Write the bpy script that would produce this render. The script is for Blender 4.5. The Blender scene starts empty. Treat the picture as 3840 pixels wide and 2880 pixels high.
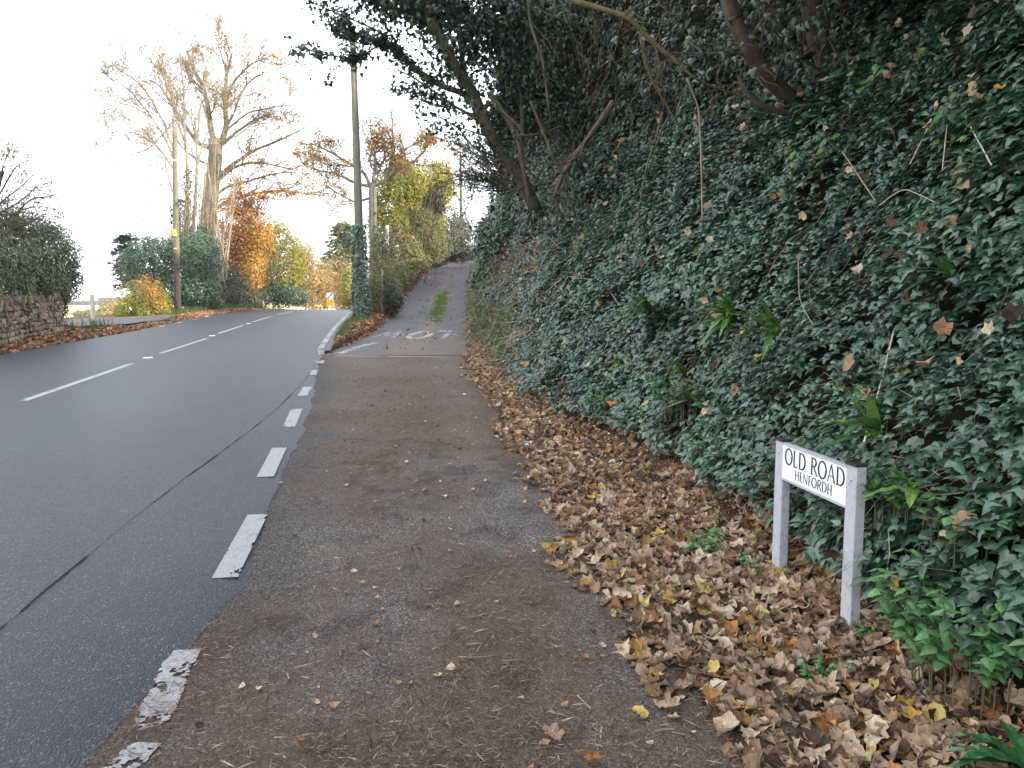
import bpy, math, random
import numpy as np
from mathutils import Vector, Matrix

# ------------------------------------------------------------------ camera, sky, sun, exposure
SC = bpy.context.scene
COL = SC.collection
PITCH, FPX = math.radians(5.93), 2987.0
cam_data = bpy.data.cameras.new('camera')
cam_data.lens = 28.0; cam_data.sensor_width = 36.0
cam_data.clip_start = 0.05; cam_data.clip_end = 6000
cam = bpy.data.objects.new('camera', cam_data); COL.objects.link(cam)
cam.location = (0, 0, 1.6); cam.rotation_euler = (math.radians(90) - PITCH, 0, 0)
SC.camera = cam

SUN_ELEV, SUN_AZ = math.radians(21), math.radians(105)       # azimuth clockwise from +Y: the sun stands to the right, a little behind
SKY_STRENGTH = 0.12
world = bpy.data.worlds.new('World'); SC.world = world; world.use_nodes = True
wn, wl = world.node_tree.nodes, world.node_tree.links
wn.clear()
w_out = wn.new('ShaderNodeOutputWorld'); w_bg = wn.new('ShaderNodeBackground')
w_sky = wn.new('ShaderNodeTexSky'); w_sky.sky_type = 'NISHITA'; w_sky.sun_disc = False
w_sky.sun_elevation = SUN_ELEV; w_sky.sun_rotation = SUN_AZ
w_sky.air_density = 1.0; w_sky.dust_density = 4.0; w_sky.altitude = 100
w_mix = wn.new('ShaderNodeMixRGB'); w_mix.inputs[0].default_value = 0.82      # thin bright cloud over the whole sky
w_mix.inputs[2].default_value = (9.0, 9.5, 10.4, 1)
wl.new(w_sky.outputs[0], w_mix.inputs[1]); wl.new(w_mix.outputs[0], w_bg.inputs[0])
w_bg.inputs[1].default_value = SKY_STRENGTH
wl.new(w_bg.outputs[0], w_out.inputs[0])

sun_data = bpy.data.lights.new('sun', 'SUN'); sun_data.energy = 3.6
sun_data.angle = math.radians(0.5); sun_data.color = (1.0, 0.86, 0.66)
sun = bpy.data.objects.new('sun', sun_data); COL.objects.link(sun)
to_sun = Vector((math.cos(SUN_ELEV) * math.sin(SUN_AZ), math.cos(SUN_ELEV) * math.cos(SUN_AZ), math.sin(SUN_ELEV)))
sun.rotation_euler = to_sun.to_track_quat('Z', 'Y').to_euler(); sun.location = (30, -10, 30)
SC.view_settings.view_transform = 'Standard'; SC.view_settings.look = 'None'
SC.view_settings.gamma = 1.0; SC.view_settings.use_curve_mapping = False
SC.view_settings.exposure = 1.88
DENOISE = True
SC.cycles.max_bounces = 6; SC.cycles.diffuse_bounces = 3; SC.cycles.glossy_bounces = 2
SC.cycles.transmission_bounces = 3; SC.cycles.transparent_max_bounces = 4
SC.cycles.caustics_reflective = False; SC.cycles.caustics_refractive = False
SC.cycles.use_denoising = DENOISE
try:
    SC.cycles.denoising_prefilter = 'ACCURATE'; SC.cycles.denoising_input_passes = 'RGB_ALBEDO_NORMAL'
except Exception: pass

# ------------------------------------------------------------------ helpers
rng = np.random.default_rng(11)
random.seed(5)

def ray(px, py):
    c, s = math.cos(PITCH), math.sin(PITCH)
    dx, dy = (px - 1920) / FPX, (1440 - py) / FPX
    return dx, c + dy * s, -s + dy * c

def at(px, py, Y):                       # a point Y metres ahead of the camera, seen at that pixel of the photograph
    x, y, z = ray(px, py); t = Y / y
    return np.array((x * t, Y, 1.6 + z * t))

def ats(pts, Y, dY=0.0):
    n = max(1, len(pts) - 1)
    return np.array([at(p[0], p[1], (p[2] if len(p) > 2 else Y) + dY * i / n) for i, p in enumerate(pts)])

def nrm(a):
    a = np.asarray(a, float)
    return a / np.maximum(np.linalg.norm(a, axis=-1, keepdims=True), 1e-9)

def _h(ix, iy, iz, seed):
    v = (ix * 374761393 + iy * 668265263 + iz * 2147483647 + seed * 974634777) & 0x7fffffff
    v = ((v ^ (v >> 13)) * 1274126177) & 0x7fffffff
    v = (v ^ (v >> 16)) & 0xffff
    return v / 65535.0

def vn(p, scale=1.0, seed=0):            # value noise 0..1 of points (n,2) or (n,3)
    p = np.asarray(p, float) * scale
    if p.shape[-1] == 2:
        p = np.concatenate([p, np.zeros(p.shape[:-1] + (1,))], -1)
    i = np.floor(p).astype(np.int64); f = p - i; f = f * f * (3 - 2 * f)
    out = 0
    for dx in (0, 1):
        for dy in (0, 1):
            for dz in (0, 1):
                w = (f[..., 0] if dx else 1 - f[..., 0]) * (f[..., 1] if dy else 1 - f[..., 1]) * (f[..., 2] if dz else 1 - f[..., 2])
                out = out + w * _h(i[..., 0] + dx, i[..., 1] + dy, i[..., 2] + dz, seed)
    return out

def fbm(p, scale=1.0, seed=0, octs=3):
    p = np.asarray(p, float); a, s, t = 0.0, 0.0, 1.0
    for k in range(octs):
        a = a + t * vn(p, scale * 2 ** k, seed + k * 7); s += t; t *= 0.5
    return a / s

def mesh_np(name, V, T, mats=(), mi=None, smooth=False, uv=None, attr=None):
    V = np.asarray(V, np.float32); T = np.asarray(T, np.int32)
    me = bpy.data.meshes.new(name)
    k = T.shape[1]
    me.vertices.add(len(V)); me.vertices.foreach_set('co', V.ravel())
    me.loops.add(T.size); me.loops.foreach_set('vertex_index', T.ravel())
    me.polygons.add(len(T))
    me.polygons.foreach_set('loop_start', np.arange(0, T.size, k, dtype=np.int32))
    me.polygons.foreach_set('loop_total', np.full(len(T), k, dtype=np.int32))
    if mi is not None: me.polygons.foreach_set('material_index', np.asarray(mi, np.int32))
    me.polygons.foreach_set('use_smooth', np.full(len(T), smooth, dtype=bool))
    for m in mats: me.materials.append(m)
    if uv is not None:
        l = me.uv_layers.new(name='UVMap'); l.data.foreach_set('uv', np.asarray(uv, np.float32)[T.ravel()].ravel())
    if attr is not None:
        for an, av in attr.items():
            a = me.attributes.new(an, 'FLOAT', 'POINT'); a.data.foreach_set('value', np.asarray(av, np.float32))
    me.update(calc_edges=True); me.validate(clean_customdata=False)
    return me

def link(name, me, parent=None):
    o = bpy.data.objects.new(name, me); COL.objects.link(o)
    if parent is not None: o.parent = parent
    return o

def tag(o, label=None, cat=None, group=None, kind=None):
    if label: o['label'] = label
    if cat: o['category'] = cat
    if group: o['group'] = group
    if kind: o['kind'] = kind
    return o

def thing(name, label, cat, loc=(0, 0, 0), group=None):
    o = bpy.data.objects.new(name, None); COL.objects.link(o); o.location = loc
    o.empty_display_size = 0.2
    return tag(o, label, cat, group)

class MB:
    """collects shapes that become ONE mesh; coordinates are world coordinates, re-based on the parent when built"""
    def __init__(s): s.V, s.T, s.n = [], [], 0
    def add(s, V, T):
        V = np.asarray(V, float); T = np.asarray(T, int)
        s.V.append(V); s.T.append(T + s.n); s.n += len(V)
    def quads(s, V, Q):
        Q = np.asarray(Q, int)
        s.add(V, np.concatenate([Q[:, [0, 1, 2]], Q[:, [0, 2, 3]]]))
    def tube(s, P, R, k=6, cap=True):
        P = np.asarray(P, float); n = len(P)
        R = np.broadcast_to(np.asarray(R, float), (n,)) if np.ndim(R) else np.full(n, float(R))
        t = nrm(np.gradient(P, axis=0)) if n > 1 else np.array([[0, 0, 1.]])
        ref = np.where(np.abs(t[:, 2:3]) > 0.9, np.array([[1., 0, 0]]), np.array([[0, 0, 1.]]))
        a = nrm(np.cross(t, ref)); b = np.cross(t, a)
        th = np.linspace(0, 2 * math.pi, k, endpoint=False)
        V = (P[:, None] + R[:, None, None] * (np.cos(th)[None, :, None] * a[:, None] + np.sin(th)[None, :, None] * b[:, None])).reshape(-1, 3)
        i = np.arange(n - 1)[:, None] * k; j = np.arange(k)[None]; j2 = (j + 1) % k
        Q = np.stack([i + j, i + j2, i + k + j2, i + k + j], -1).reshape(-1, 4)
        T = [Q[:, [0, 1, 2]], Q[:, [0, 2, 3]]]
        if cap and k > 3:
            for base, rev in ((0, 1), ((n - 1) * k, 0)):
                f = np.array([[base, base + q, base + q + 1] for q in range(1, k - 1)])
                T.append(f[:, ::-1] if rev else f)
        s.add(V, np.concatenate(T))
    def box(s, c, size, R=None):
        c = np.asarray(c, float); h = np.asarray(size, float) / 2
        v = np.array([[x, y, z] for x in (-1, 1) for y in (-1, 1) for z in (-1, 1)]) * h
        if R is not None: v = v @ np.asarray(R).T
        s.quads(v + c, [[0, 1, 3, 2], [4, 6, 7, 5], [0, 4, 5, 1], [2, 3, 7, 6], [0, 2, 6, 4], [1, 5, 7, 3]])
    def build(s, name, mat, parent=None, smooth=False):
        V = np.concatenate(s.V); T = np.concatenate(s.T)
        if parent is not None: V = V - np.array(parent.location if parent.parent is None else parent.location + parent.parent.location)
        return link(name, mesh_np(name, V, T, [mat] if not isinstance(mat, (list, tuple)) else mat, smooth=smooth), parent)

def place(tm, P, N, S, tip=None, tipw=0.0, up=None):
    """instances of a leaf template (V,T): positions P, normals N, sizes S; tip = preferred tip direction"""
    V, T = tm; n = len(P)
    N = nrm(N)
    r = rng.normal(size=(n, 3))
    d = r if tip is None else nrm(r) * (1 - tipw) + np.asarray(tip) * tipw
    y = nrm(d - (d * N).sum(-1, keepdims=True) * N); x = np.cross(y, N)
    S = np.broadcast_to(np.asarray(S, float), (n,))
    W = (V[None, :, 0, None] * x[:, None] + V[None, :, 1, None] * y[:, None] + V[None, :, 2, None] * N[:, None]) * S[:, None, None] + P[:, None]
    TT = (T[None] + (np.arange(n) * len(V))[:, None, None]).reshape(-1, 3)
    return W.reshape(-1, 3), TT, (x, y, N)

# ------------------------------------------------------------------ materials
class NT:
    def __init__(s, name):
        s.m = bpy.data.materials.new(name); s.m.use_nodes = True
        s.t = s.m.node_tree; s.t.nodes.clear()
        s.out = s.t.nodes.new('ShaderNodeOutputMaterial')
    def n(s, ty, **kw):
        x = s.t.nodes.new(ty)
        for k, v in kw.items():
            if k.startswith('i_'):
                key = k[2:].replace('_', ' ')
                key = int(key) if key.isdigit() else key
                x.inputs[key].default_value = v
            else: setattr(x, k, v)
        return x
    def l(s, a, b): s.t.links.new(a, b)
    def ramp(s, fac, stops, interp='LINEAR'):
        r = s.n('ShaderNodeValToRGB'); r.color_ramp.interpolation = interp
        e = r.color_ramp.elements
        while len(e) < len(stops): e.new(0.5)
        for i, (p, c) in enumerate(stops):
            e[i].position = p; e[i].color = (c[0], c[1], c[2], 1)
        s.l(fac, r.inputs[0]); return r.outputs[0]
    def math(s, op, a, b=None, clamp=False):
        x = s.n('ShaderNodeMath', operation=op); x.use_clamp = clamp
        for i, v in enumerate((a, b)):
            if v is None: continue
            if isinstance(v, (int, float)): x.inputs[i].default_value = v
            else: s.l(v, x.inputs[i])
        return x.outputs[0]
    def mix(s, fac, a, b, blend='MIX'):
        x = s.n('ShaderNodeMixRGB', blend_type=blend)
        for i, v in enumerate((fac, a, b)):
            if isinstance(v, (int, float)): x.inputs[i].default_value = v
            elif isinstance(v, tuple): x.inputs[i].default_value = (*v, 1)
            else: s.l(v, x.inputs[i])
        return x.outputs[0]
    def noise(s, scale, detail=3, vec=None, rough=0.55):
        x = s.n('ShaderNodeTexNoise'); x.inputs['Scale'].default_value = scale; x.inputs['Detail'].default_value = detail
        x.inputs['Roughness'].default_value = rough
        if vec is not None: s.l(vec, x.inputs['Vector'])
        return x.outputs['Fac']
    def coord(s, which='Object'):
        if not hasattr(s, '_tc'): s._tc = s.n('ShaderNodeTexCoord')
        return s._tc.outputs[which]
    def pos(s):
        if not hasattr(s, '_geo'): s._geo = s.n('ShaderNodeNewGeometry')
        return s._geo.outputs['Position']
    def bump(s, h, strength=0.4, dist=0.01):
        b = s.n('ShaderNodeBump'); b.inputs['Strength'].default_value = strength; b.inputs['Distance'].default_value = dist
        s.l(h, b.inputs['Height']); return b.outputs[0]
    def princ(s, col, rough=0.7, spec=0.4, normal=None, metal=0.0):
        p = s.n('ShaderNodeBsdfPrincipled')
        p.inputs['Specular IOR Level'].default_value = spec; p.inputs['Metallic'].default_value = metal
        if isinstance(col, tuple): p.inputs['Base Color'].default_value = (*col, 1)
        else: s.l(col, p.inputs['Base Color'])
        if isinstance(rough, (int, float)): p.inputs['Roughness'].default_value = rough
        else: s.l(rough, p.inputs['Roughness'])
        if normal is not None: s.l(normal, p.inputs['Normal'])
        return p.outputs[0]
    def done(s, sh): s.l(sh, s.out.inputs[0]); return s.m

def leaf_mat(name, stops, rough=0.45, spec=0.4, trans=0.3, back=None, spots=False, clump=None):
    """leaves: one colour per leaf; some light comes through the blade"""
    t = NT(name); g = t.n('ShaderNodeNewGeometry'); oi = t.n('ShaderNodeObjectInfo')
    f = t.math('FRACT', t.math('ADD', g.outputs['Random Per Island'], oi.outputs['Random']))
    if clump:                              # neighbouring sprays share a tint
        f = t.math('ADD', t.math('MULTIPLY', f, 0.5), t.math('MULTIPLY', t.math('SUBTRACT', t.noise(clump, 2, g.outputs['Position']), 0.25), 1.0), True)
    c = t.ramp(f, stops)
    c = t.mix(0.55, c, t.ramp(t.noise(45, 2, g.outputs['Position']), [(0.3, (0.55, 0.55, 0.55)), (0.7, (1.35, 1.35, 1.35))]), 'MULTIPLY')
    if spots:
        c = t.mix(t.math('GREATER_THAN', t.noise(60, 1, g.outputs['Position']), 0.70), c, (0.05, 0.03, 0.02))
    if back: c = t.mix(t.math('MULTIPLY', g.outputs['Backfacing'], 0.7), c, back)
    b = t.bump(t.noise(90, 3, g.outputs['Position']), 0.25, 0.004)
    p = t.princ(c, rough, spec, b)
    if trans:
        tr = t.n('ShaderNodeBsdfTranslucent'); t.l(c, tr.inputs[0])
        mx = t.n('ShaderNodeMixShader'); mx.inputs[0].default_value = trans
        t.l(p, mx.inputs[1]); t.l(tr.outputs[0], mx.inputs[2]); p = mx.outputs[0]
    return t.done(p)

def bark_mat(name, a, b, scale=14, rough=0.9, green=None):
    t = NT(name); p = t.pos()
    mp = t.n('ShaderNodeMapping'); mp.inputs['Scale'].default_value = (1, 1, 0.25); t.l(p, mp.inputs[0])
    f = t.noise(scale, 5, mp.outputs[0], 0.65)
    c = t.ramp(f, [(0.3, a), (0.7, b)])
    if green: c = t.mix(t.ramp(t.noise(3, 3, p), [(0.45, (0, 0, 0)), (0.65, (0.8, 0.8, 0.8))]), c, green)
    return t.done(t.princ(c, rough, 0.2, t.bump(f, 0.6, 0.02)))

def flat_mat(name, col, rough=0.6, spec=0.4, metal=0.0, var=0.15, scale=8):
    t = NT(name); f = t.noise(scale, 4, t.pos())
    lo, hi = tuple(c * (1 - var) for c in col), tuple(min(1, c * (1 + var)) for c in col)
    return t.done(t.princ(t.ramp(f, [(0.3, lo), (0.7, hi)]), rough, spec, None, metal))

def asphalt_mat(name, base, chip, brown, dirt_amt, stone=95, rough=0.72, bump=0.5, spec=0.45):
    """tarmac: stones of several greys in dark binder; attribute dirt = how much brown litter dust lies on it, tone = worn tracks"""
    t = NT(name); p = t.pos()
    v = t.n('ShaderNodeTexVoronoi'); v.inputs['Scale'].default_value = stone; t.l(p, v.inputs['Vector'])
    sp = t.n('ShaderNodeSeparateColor'); t.l(v.outputs['Color'], sp.inputs[0])
    c = t.ramp(sp.outputs[0], [(0.0, tuple(x * 0.55 for x in base)), (0.55, base), (0.88, tuple(x * 1.5 for x in base)), (1.0, chip)])
    c = t.mix(1.0, c, t.ramp(v.outputs['Distance'], [(0.35, (1, 1, 1)), (0.75, (0.35, 0.35, 0.35))]), 'MULTIPLY')
    c = t.mix(1.0, c, t.ramp(t.noise(1.3, 5, p, 0.65), [(0.3, (0.78, 0.78, 0.8)), (0.7, (1.22, 1.22, 1.2))]), 'MULTIPLY')
    at_ = t.n('ShaderNodeAttribute', attribute_name='dirt')
    d = t.math('MULTIPLY', t.math('ADD', at_.outputs['Fac'], t.math('MULTIPLY', t.math('SUBTRACT', t.noise(30, 5, p, 0.75), 0.5), 1.9)), dirt_amt, True)
    dc = t.ramp(t.noise(150, 3, p, 0.7), [(0.25, tuple(x * 0.4 for x in brown)), (0.5, brown), (0.78, tuple(min(1, x * 1.9) for x in brown))])
    c = t.mix(t.math('MULTIPLY', d, 0.85), c, dc)
    tn = t.n('ShaderNodeAttribute', attribute_name='tone')
    c = t.mix(1.0, c, t.ramp(tn.outputs['Fac'], [(0.0, (0.6, 0.6, 0.6)), (0.5, (1, 1, 1)), (1.0, (1.5, 1.5, 1.5))]), 'MULTIPLY')
    h = t.math('ADD', t.math('MULTIPLY', t.math('SUBTRACT', 1.0, v.outputs['Distance']), 0.8), t.noise(220, 2, p))
    return t.done(t.princ(c, rough, spec, t.bump(h, bump, 0.008)))

M = {}
M['main'] = asphalt_mat('main_road_tarmac', (0.0150, 0.0190, 0.0300), (0.11, 0.118, 0.14), (0.045, 0.033, 0.025), 0.6, 115, 0.48, 0.9, 0.21)
M['layby'] = asphalt_mat('side_tarmac', (0.105, 0.092, 0.082), (0.24, 0.22, 0.20), (0.094, 0.063, 0.043), 1.0, 95, 0.85, 1.0, 0.2)
M['lane'] = asphalt_mat('lane_tarmac', (0.064, 0.064, 0.070), (0.15, 0.15, 0.155), (0.10, 0.072, 0.053), 1.0, 85, 0.75, 0.7, 0.25)
M['crack'] = flat_mat('crack_dirt', (0.010, 0.010, 0.011), 0.95, 0.1)
t = NT('road_paint'); p_ = t.pos()
c_ = t.ramp(t.noise(70, 5, p_, 0.75), [(0.30, (0.10, 0.10, 0.10)), (0.46, (0.19, 0.188, 0.184)), (0.7, (0.27, 0.266, 0.255))])
M['paint'] = t.done(t.princ(c_, 0.7, 0.3, t.bump(t.noise(180, 3, p_), 0.4, 0.004)))
t = NT('bank_soil'); p_ = t.pos()
c_ = t.ramp(t.noise(9, 6, p_, 0.7), [(0.3, (0.006, 0.007, 0.004)), (0.5, (0.018, 0.017, 0.009)), (0.72, (0.050, 0.034, 0.020))])
M['soil'] = t.done(t.princ(c_, 0.95, 0.1, t.bump(t.noise(22, 6, p_, 0.75), 1.0, 0.05)))
t = NT('verge_soil'); p_ = t.pos()
c_ = t.ramp(t.noise(28, 6, p_, 0.75), [(0.3, (0.028, 0.019, 0.012)), (0.5, (0.085, 0.052, 0.030)), (0.7, (0.17, 0.10, 0.055))])
M['verge'] = t.done(t.princ(c_, 0.95, 0.1, t.bump(t.noise(60, 6, p_, 0.8), 1.0, 0.03)))
t = NT('field'); p_ = t.pos()
c_ = t.mix(t.ramp(t.noise(0.02, 3, p_), [(0.42, (0, 0, 0)), (0.55, (1, 1, 1))]), (0.34, 0.33, 0.14), (0.44, 0.34, 0.20))
c_ = t.mix(0.5, c_, t.ramp(t.noise(0.9, 5, p_, 0.7), [(0.3, (0.6, 0.6, 0.6)), (0.7, (1.4, 1.4, 1.4))]), 'MULTIPLY')
M['field'] = t.done(t.princ(c_, 0.95, 0.1))

IVY = [(0.0, (0.011, 0.032, 0.015)), (0.35, (0.022, 0.058, 0.032)), (0.7, (0.040, 0.090, 0.052)), (0.86, (0.054, 0.125, 0.048)), (0.97, (0.055, 0.14, 0.03)), (1.0, (0.14, 0.18, 0.03))]
M['ivy'] = leaf_mat('ivy_leaves', IVY, 0.37, 0.62, 0.12, clump=1.3)
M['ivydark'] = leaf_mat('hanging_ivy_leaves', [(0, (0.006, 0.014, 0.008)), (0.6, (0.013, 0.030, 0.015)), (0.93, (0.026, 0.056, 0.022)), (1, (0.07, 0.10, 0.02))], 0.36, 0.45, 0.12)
M['fresh'] = leaf_mat('fresh_green_leaves', [(0, (0.035, 0.09, 0.03)), (0.6, (0.06, 0.15, 0.045)), (1, (0.12, 0.22, 0.05))], 0.5, 0.4, 0.25)
M['nettle'] = leaf_mat('nettle_leaves', [(0, (0.048, 0.115, 0.040)), (0.6, (0.080, 0.185, 0.064)), (1, (0.125, 0.25, 0.09))], 0.55, 0.35, 0.22)
M['fern'] = leaf_mat('fern_fronds', [(0, (0.04, 0.105, 0.022)), (0.6, (0.072, 0.165, 0.035)), (1, (0.13, 0.22, 0.05))], 0.35, 0.5, 0.25)
M['litter'] = leaf_mat('fallen_leaf_litter', [(0, (0.03, 0.018, 0.012)), (0.24, (0.10, 0.055, 0.03)), (0.42, (0.23, 0.135, 0.07)), (0.6, (0.34, 0.235, 0.145)), (0.83, (0.43, 0.335, 0.235)), (0.90, (0.22, 0.088, 0.03)), (0.95, (0.32, 0.15, 0.035)), (0.985, (0.40, 0.29, 0.06)), (1, (0.22, 0.23, 0.05))], 0.75, 0.2, 0.15, (0.36, 0.27, 0.19), True)
M['litterfar'] = leaf_mat('verge_leaf_litter', [(0, (0.06, 0.03, 0.02)), (0.3, (0.16, 0.075, 0.04)), (0.6, (0.27, 0.14, 0.075)), (0.85, (0.36, 0.24, 0.14)), (1, (0.38, 0.18, 0.04))], 0.8, 0.2, 0.15)
FL = {
    'pale': leaf_mat('pale_tan_leaf', [(0, (0.29, 0.20, 0.125)), (0.5, (0.38, 0.285, 0.19)), (1, (0.47, 0.37, 0.265))], 0.7, 0.25, 0.15, (0.46, 0.37, 0.27), True),
    'buff': leaf_mat('grey_buff_leaf', [(0, (0.20, 0.135, 0.09)), (0.5, (0.28, 0.195, 0.135)), (1, (0.36, 0.265, 0.19))], 0.75, 0.2, 0.12, (0.34, 0.26, 0.20), True),
    'orange': leaf_mat('orange_brown_leaf', [(0, (0.19, 0.075, 0.025)), (0.5, (0.27, 0.115, 0.036)), (1, (0.34, 0.17, 0.05))], 0.65, 0.3, 0.2, (0.38, 0.22, 0.12), True),
    'dark': leaf_mat('dark_brown_leaf', [(0, (0.06, 0.032, 0.018)), (0.5, (0.11, 0.058, 0.03)), (1, (0.17, 0.09, 0.05))], 0.75, 0.2, 0.1, (0.2, 0.12, 0.08), False),
    'yellow': leaf_mat('golden_yellow_leaf', [(0, (0.36, 0.23, 0.05)), (0.5, (0.42, 0.30, 0.085)), (1, (0.36, 0.33, 0.10))], 0.6, 0.3, 0.25, (0.48, 0.38, 0.16), True)}
M['debris'] = leaf_mat('needle_debris', [(0, (0.04, 0.026, 0.019)), (0.5, (0.085, 0.058, 0.042)), (0.85, (0.15, 0.11, 0.08)), (0.96, (0.23, 0.18, 0.135)), (1, (0.32, 0.26, 0.19))], 0.85, 0.15, 0)
M['grass'] = leaf_mat('verge_grass', [(0, (0.035, 0.065, 0.018)), (0.6, (0.065, 0.115, 0.028)), (1, (0.17, 0.16, 0.07))], 0.6, 0.3, 0.25)
M['straw'] = leaf_mat('dead_grass', [(0, (0.10, 0.07, 0.04)), (0.5, (0.20, 0.155, 0.10)), (1, (0.33, 0.28, 0.19))], 0.7, 0.3, 0.15)
M['beech'] = leaf_mat('beech_autumn_leaves', [(0, (0.25, 0.09, 0.025)), (0.5, (0.38, 0.17, 0.045)), (1, (0.48, 0.28, 0.07))], 0.6, 0.3, 0.35)
M['oakleaf'] = leaf_mat('oak_autumn_leaves', [(0, (0.20, 0.09, 0.02)), (0.5, (0.32, 0.16, 0.03)), (1, (0.42, 0.27, 0.05))], 0.6, 0.3, 0.35)
M['yellowgreen'] = leaf_mat('yellow_green_leaves', [(0, (0.085, 0.11, 0.02)), (0.45, (0.19, 0.20, 0.03)), (0.75, (0.34, 0.28, 0.035)), (1, (0.46, 0.32, 0.035))], 0.6, 0.3, 0.35, clump=0.9)
M['orangeleaf'] = leaf_mat('orange_autumn_leaves', [(0, (0.28, 0.14, 0.025)), (0.5, (0.42, 0.23, 0.035)), (1, (0.50, 0.34, 0.06))], 0.6, 0.3, 0.35)
M['goldleaf'] = leaf_mat('gold_brown_leaves', [(0, (0.12, 0.08, 0.03)), (0.5, (0.25, 0.17, 0.05)), (1, (0.40, 0.28, 0.07))], 0.6, 0.3, 0.35, clump=0.6)
M['holly'] = leaf_mat('evergreen_leaves', [(0, (0.016, 0.042, 0.018)), (0.6, (0.034, 0.082, 0.034)), (1, (0.065, 0.13, 0.05))], 0.42, 0.45, 0.15)
M['darkgreen'] = leaf_mat('dark_hedge_leaves', [(0, (0.014, 0.024, 0.012)), (0.5, (0.03, 0.046, 0.020)), (0.85, (0.06, 0.075, 0.03)), (1, (0.13, 0.09, 0.05))], 0.5, 0.4, 0.15)
M['hedgebrown'] = leaf_mat('hedge_mixed_leaves', [(0, (0.05, 0.068, 0.022)), (0.45, (0.12, 0.14, 0.04)), (0.75, (0.18, 0.15, 0.06)), (1, (0.27, 0.18, 0.09))], 0.6, 0.3, 0.25, clump=0.8)
M['privet'] = leaf_mat('hedge_fine_leaves', [(0, (0.020, 0.034, 0.014)), (0.5, (0.045, 0.066, 0.024)), (0.85, (0.085, 0.10, 0.032)), (1, (0.17, 0.16, 0.035))], 0.5, 0.35, 0.18)
M['conifer'] = leaf_mat('conifer_sprays', [(0, (0.010, 0.022, 0.020)), (1, (0.03, 0.055, 0.045))], 0.55, 0.35, 0.1)
M['fir'] = leaf_mat('fir_sprays', [(0, (0.03, 0.07, 0.02)), (0.6, (0.07, 0.13, 0.03)), (1, (0.20, 0.24, 0.05))], 0.5, 0.35, 0.2)
M['bark'] = bark_mat('grey_bark', (0.085, 0.07, 0.052), (0.22, 0.185, 0.14), 14, 0.9, (0.12, 0.125, 0.06))
M['darkbark'] = bark_mat('dark_bark', (0.035, 0.028, 0.02), (0.10, 0.08, 0.06), 16)
M['twig'] = bark_mat('twig_bark', (0.05, 0.038, 0.028), (0.12, 0.09, 0.065), 20)
M['paletwig'] = bark_mat('pale_twig_bark', (0.16, 0.13, 0.09), (0.32, 0.27, 0.20), 20)
M['greentwig'] = bark_mat('green_twig_bark', (0.05, 0.045, 0.022), (0.13, 0.11, 0.052), 20)
M['pole'] = bark_mat('weathered_pole_wood', (0.09, 0.082, 0.066), (0.20, 0.18, 0.145), 18, 0.9, (0.115, 0.125, 0.06))
M['poledark'] = bark_mat('creosoted_pole_wood', (0.02, 0.02, 0.02), (0.055, 0.05, 0.05), 18)
t = NT('grey_painted_post'); p_ = t.pos()
c_ = t.mix(t.ramp(t.noise(30, 6, p_, 0.75), [(0.52, (0, 0, 0)), (0.72, (0.75, 0.75, 0.75))]), (0.34, 0.345, 0.36), (0.16, 0.165, 0.13))
c_ = t.mix(t.math('GREATER_THAN', t.noise(160, 2, p_), 0.70), c_, (0.11, 0.09, 0.07))
M['alu'] = t.done(t.princ(c_, 0.45, 0.45))
M['white'] = flat_mat('white_plate', (0.66, 0.66, 0.66), 0.35, 0.5, 0.0, 0.03, 20)
M['black'] = flat_mat('black_print', (0.012, 0.012, 0.013), 0.5, 0.4)
M['plastic'] = flat_mat('black_plastic_cap', (0.02, 0.02, 0.022), 0.45, 0.5)
M['signgrey'] = flat_mat('grey_sign_backing', (0.22, 0.24, 0.27), 0.5, 0.4)
M['orange'] = flat_mat('orange_sign_face', (0.75, 0.30, 0.01), 0.5, 0.4, 0, 0.05)
M['notice'] = flat_mat('yellow_notice', (0.75, 0.60, 0.08), 0.5, 0.4, 0, 0.08)
M['canister'] = flat_mat('green_grey_canister', (0.05, 0.07, 0.06), 0.5, 0.4)
M['galv'] = flat_mat('galvanised_metal', (0.42, 0.43, 0.44), 0.45, 0.5, 0.4)
M['gatepost'] = bark_mat('pale_post_wood', (0.30, 0.27, 0.22), (0.48, 0.45, 0.38), 14)
t = NT('wall_stone'); p_ = t.pos(); oi = t.n('ShaderNodeObjectInfo')
c_ = t.ramp(oi.outputs['Random'], [(0, (0.11, 0.088, 0.06)), (0.5, (0.19, 0.155, 0.11)), (1, (0.27, 0.225, 0.16))])
c_ = t.mix(0.7, c_, t.ramp(t.noise(13, 5, p_, 0.7), [(0.3, (0.5, 0.5, 0.5)), (0.7, (1.45, 1.4, 1.3))]), 'MULTIPLY')
M['stone'] = t.done(t.princ(c_, 0.9, 0.2, t.bump(t.noise(30, 5, p_, 0.7), 0.9, 0.03)))
M['mortar'] = flat_mat('wall_core', (0.04, 0.034, 0.026), 0.95, 0.1, 0, 0.4)
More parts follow.
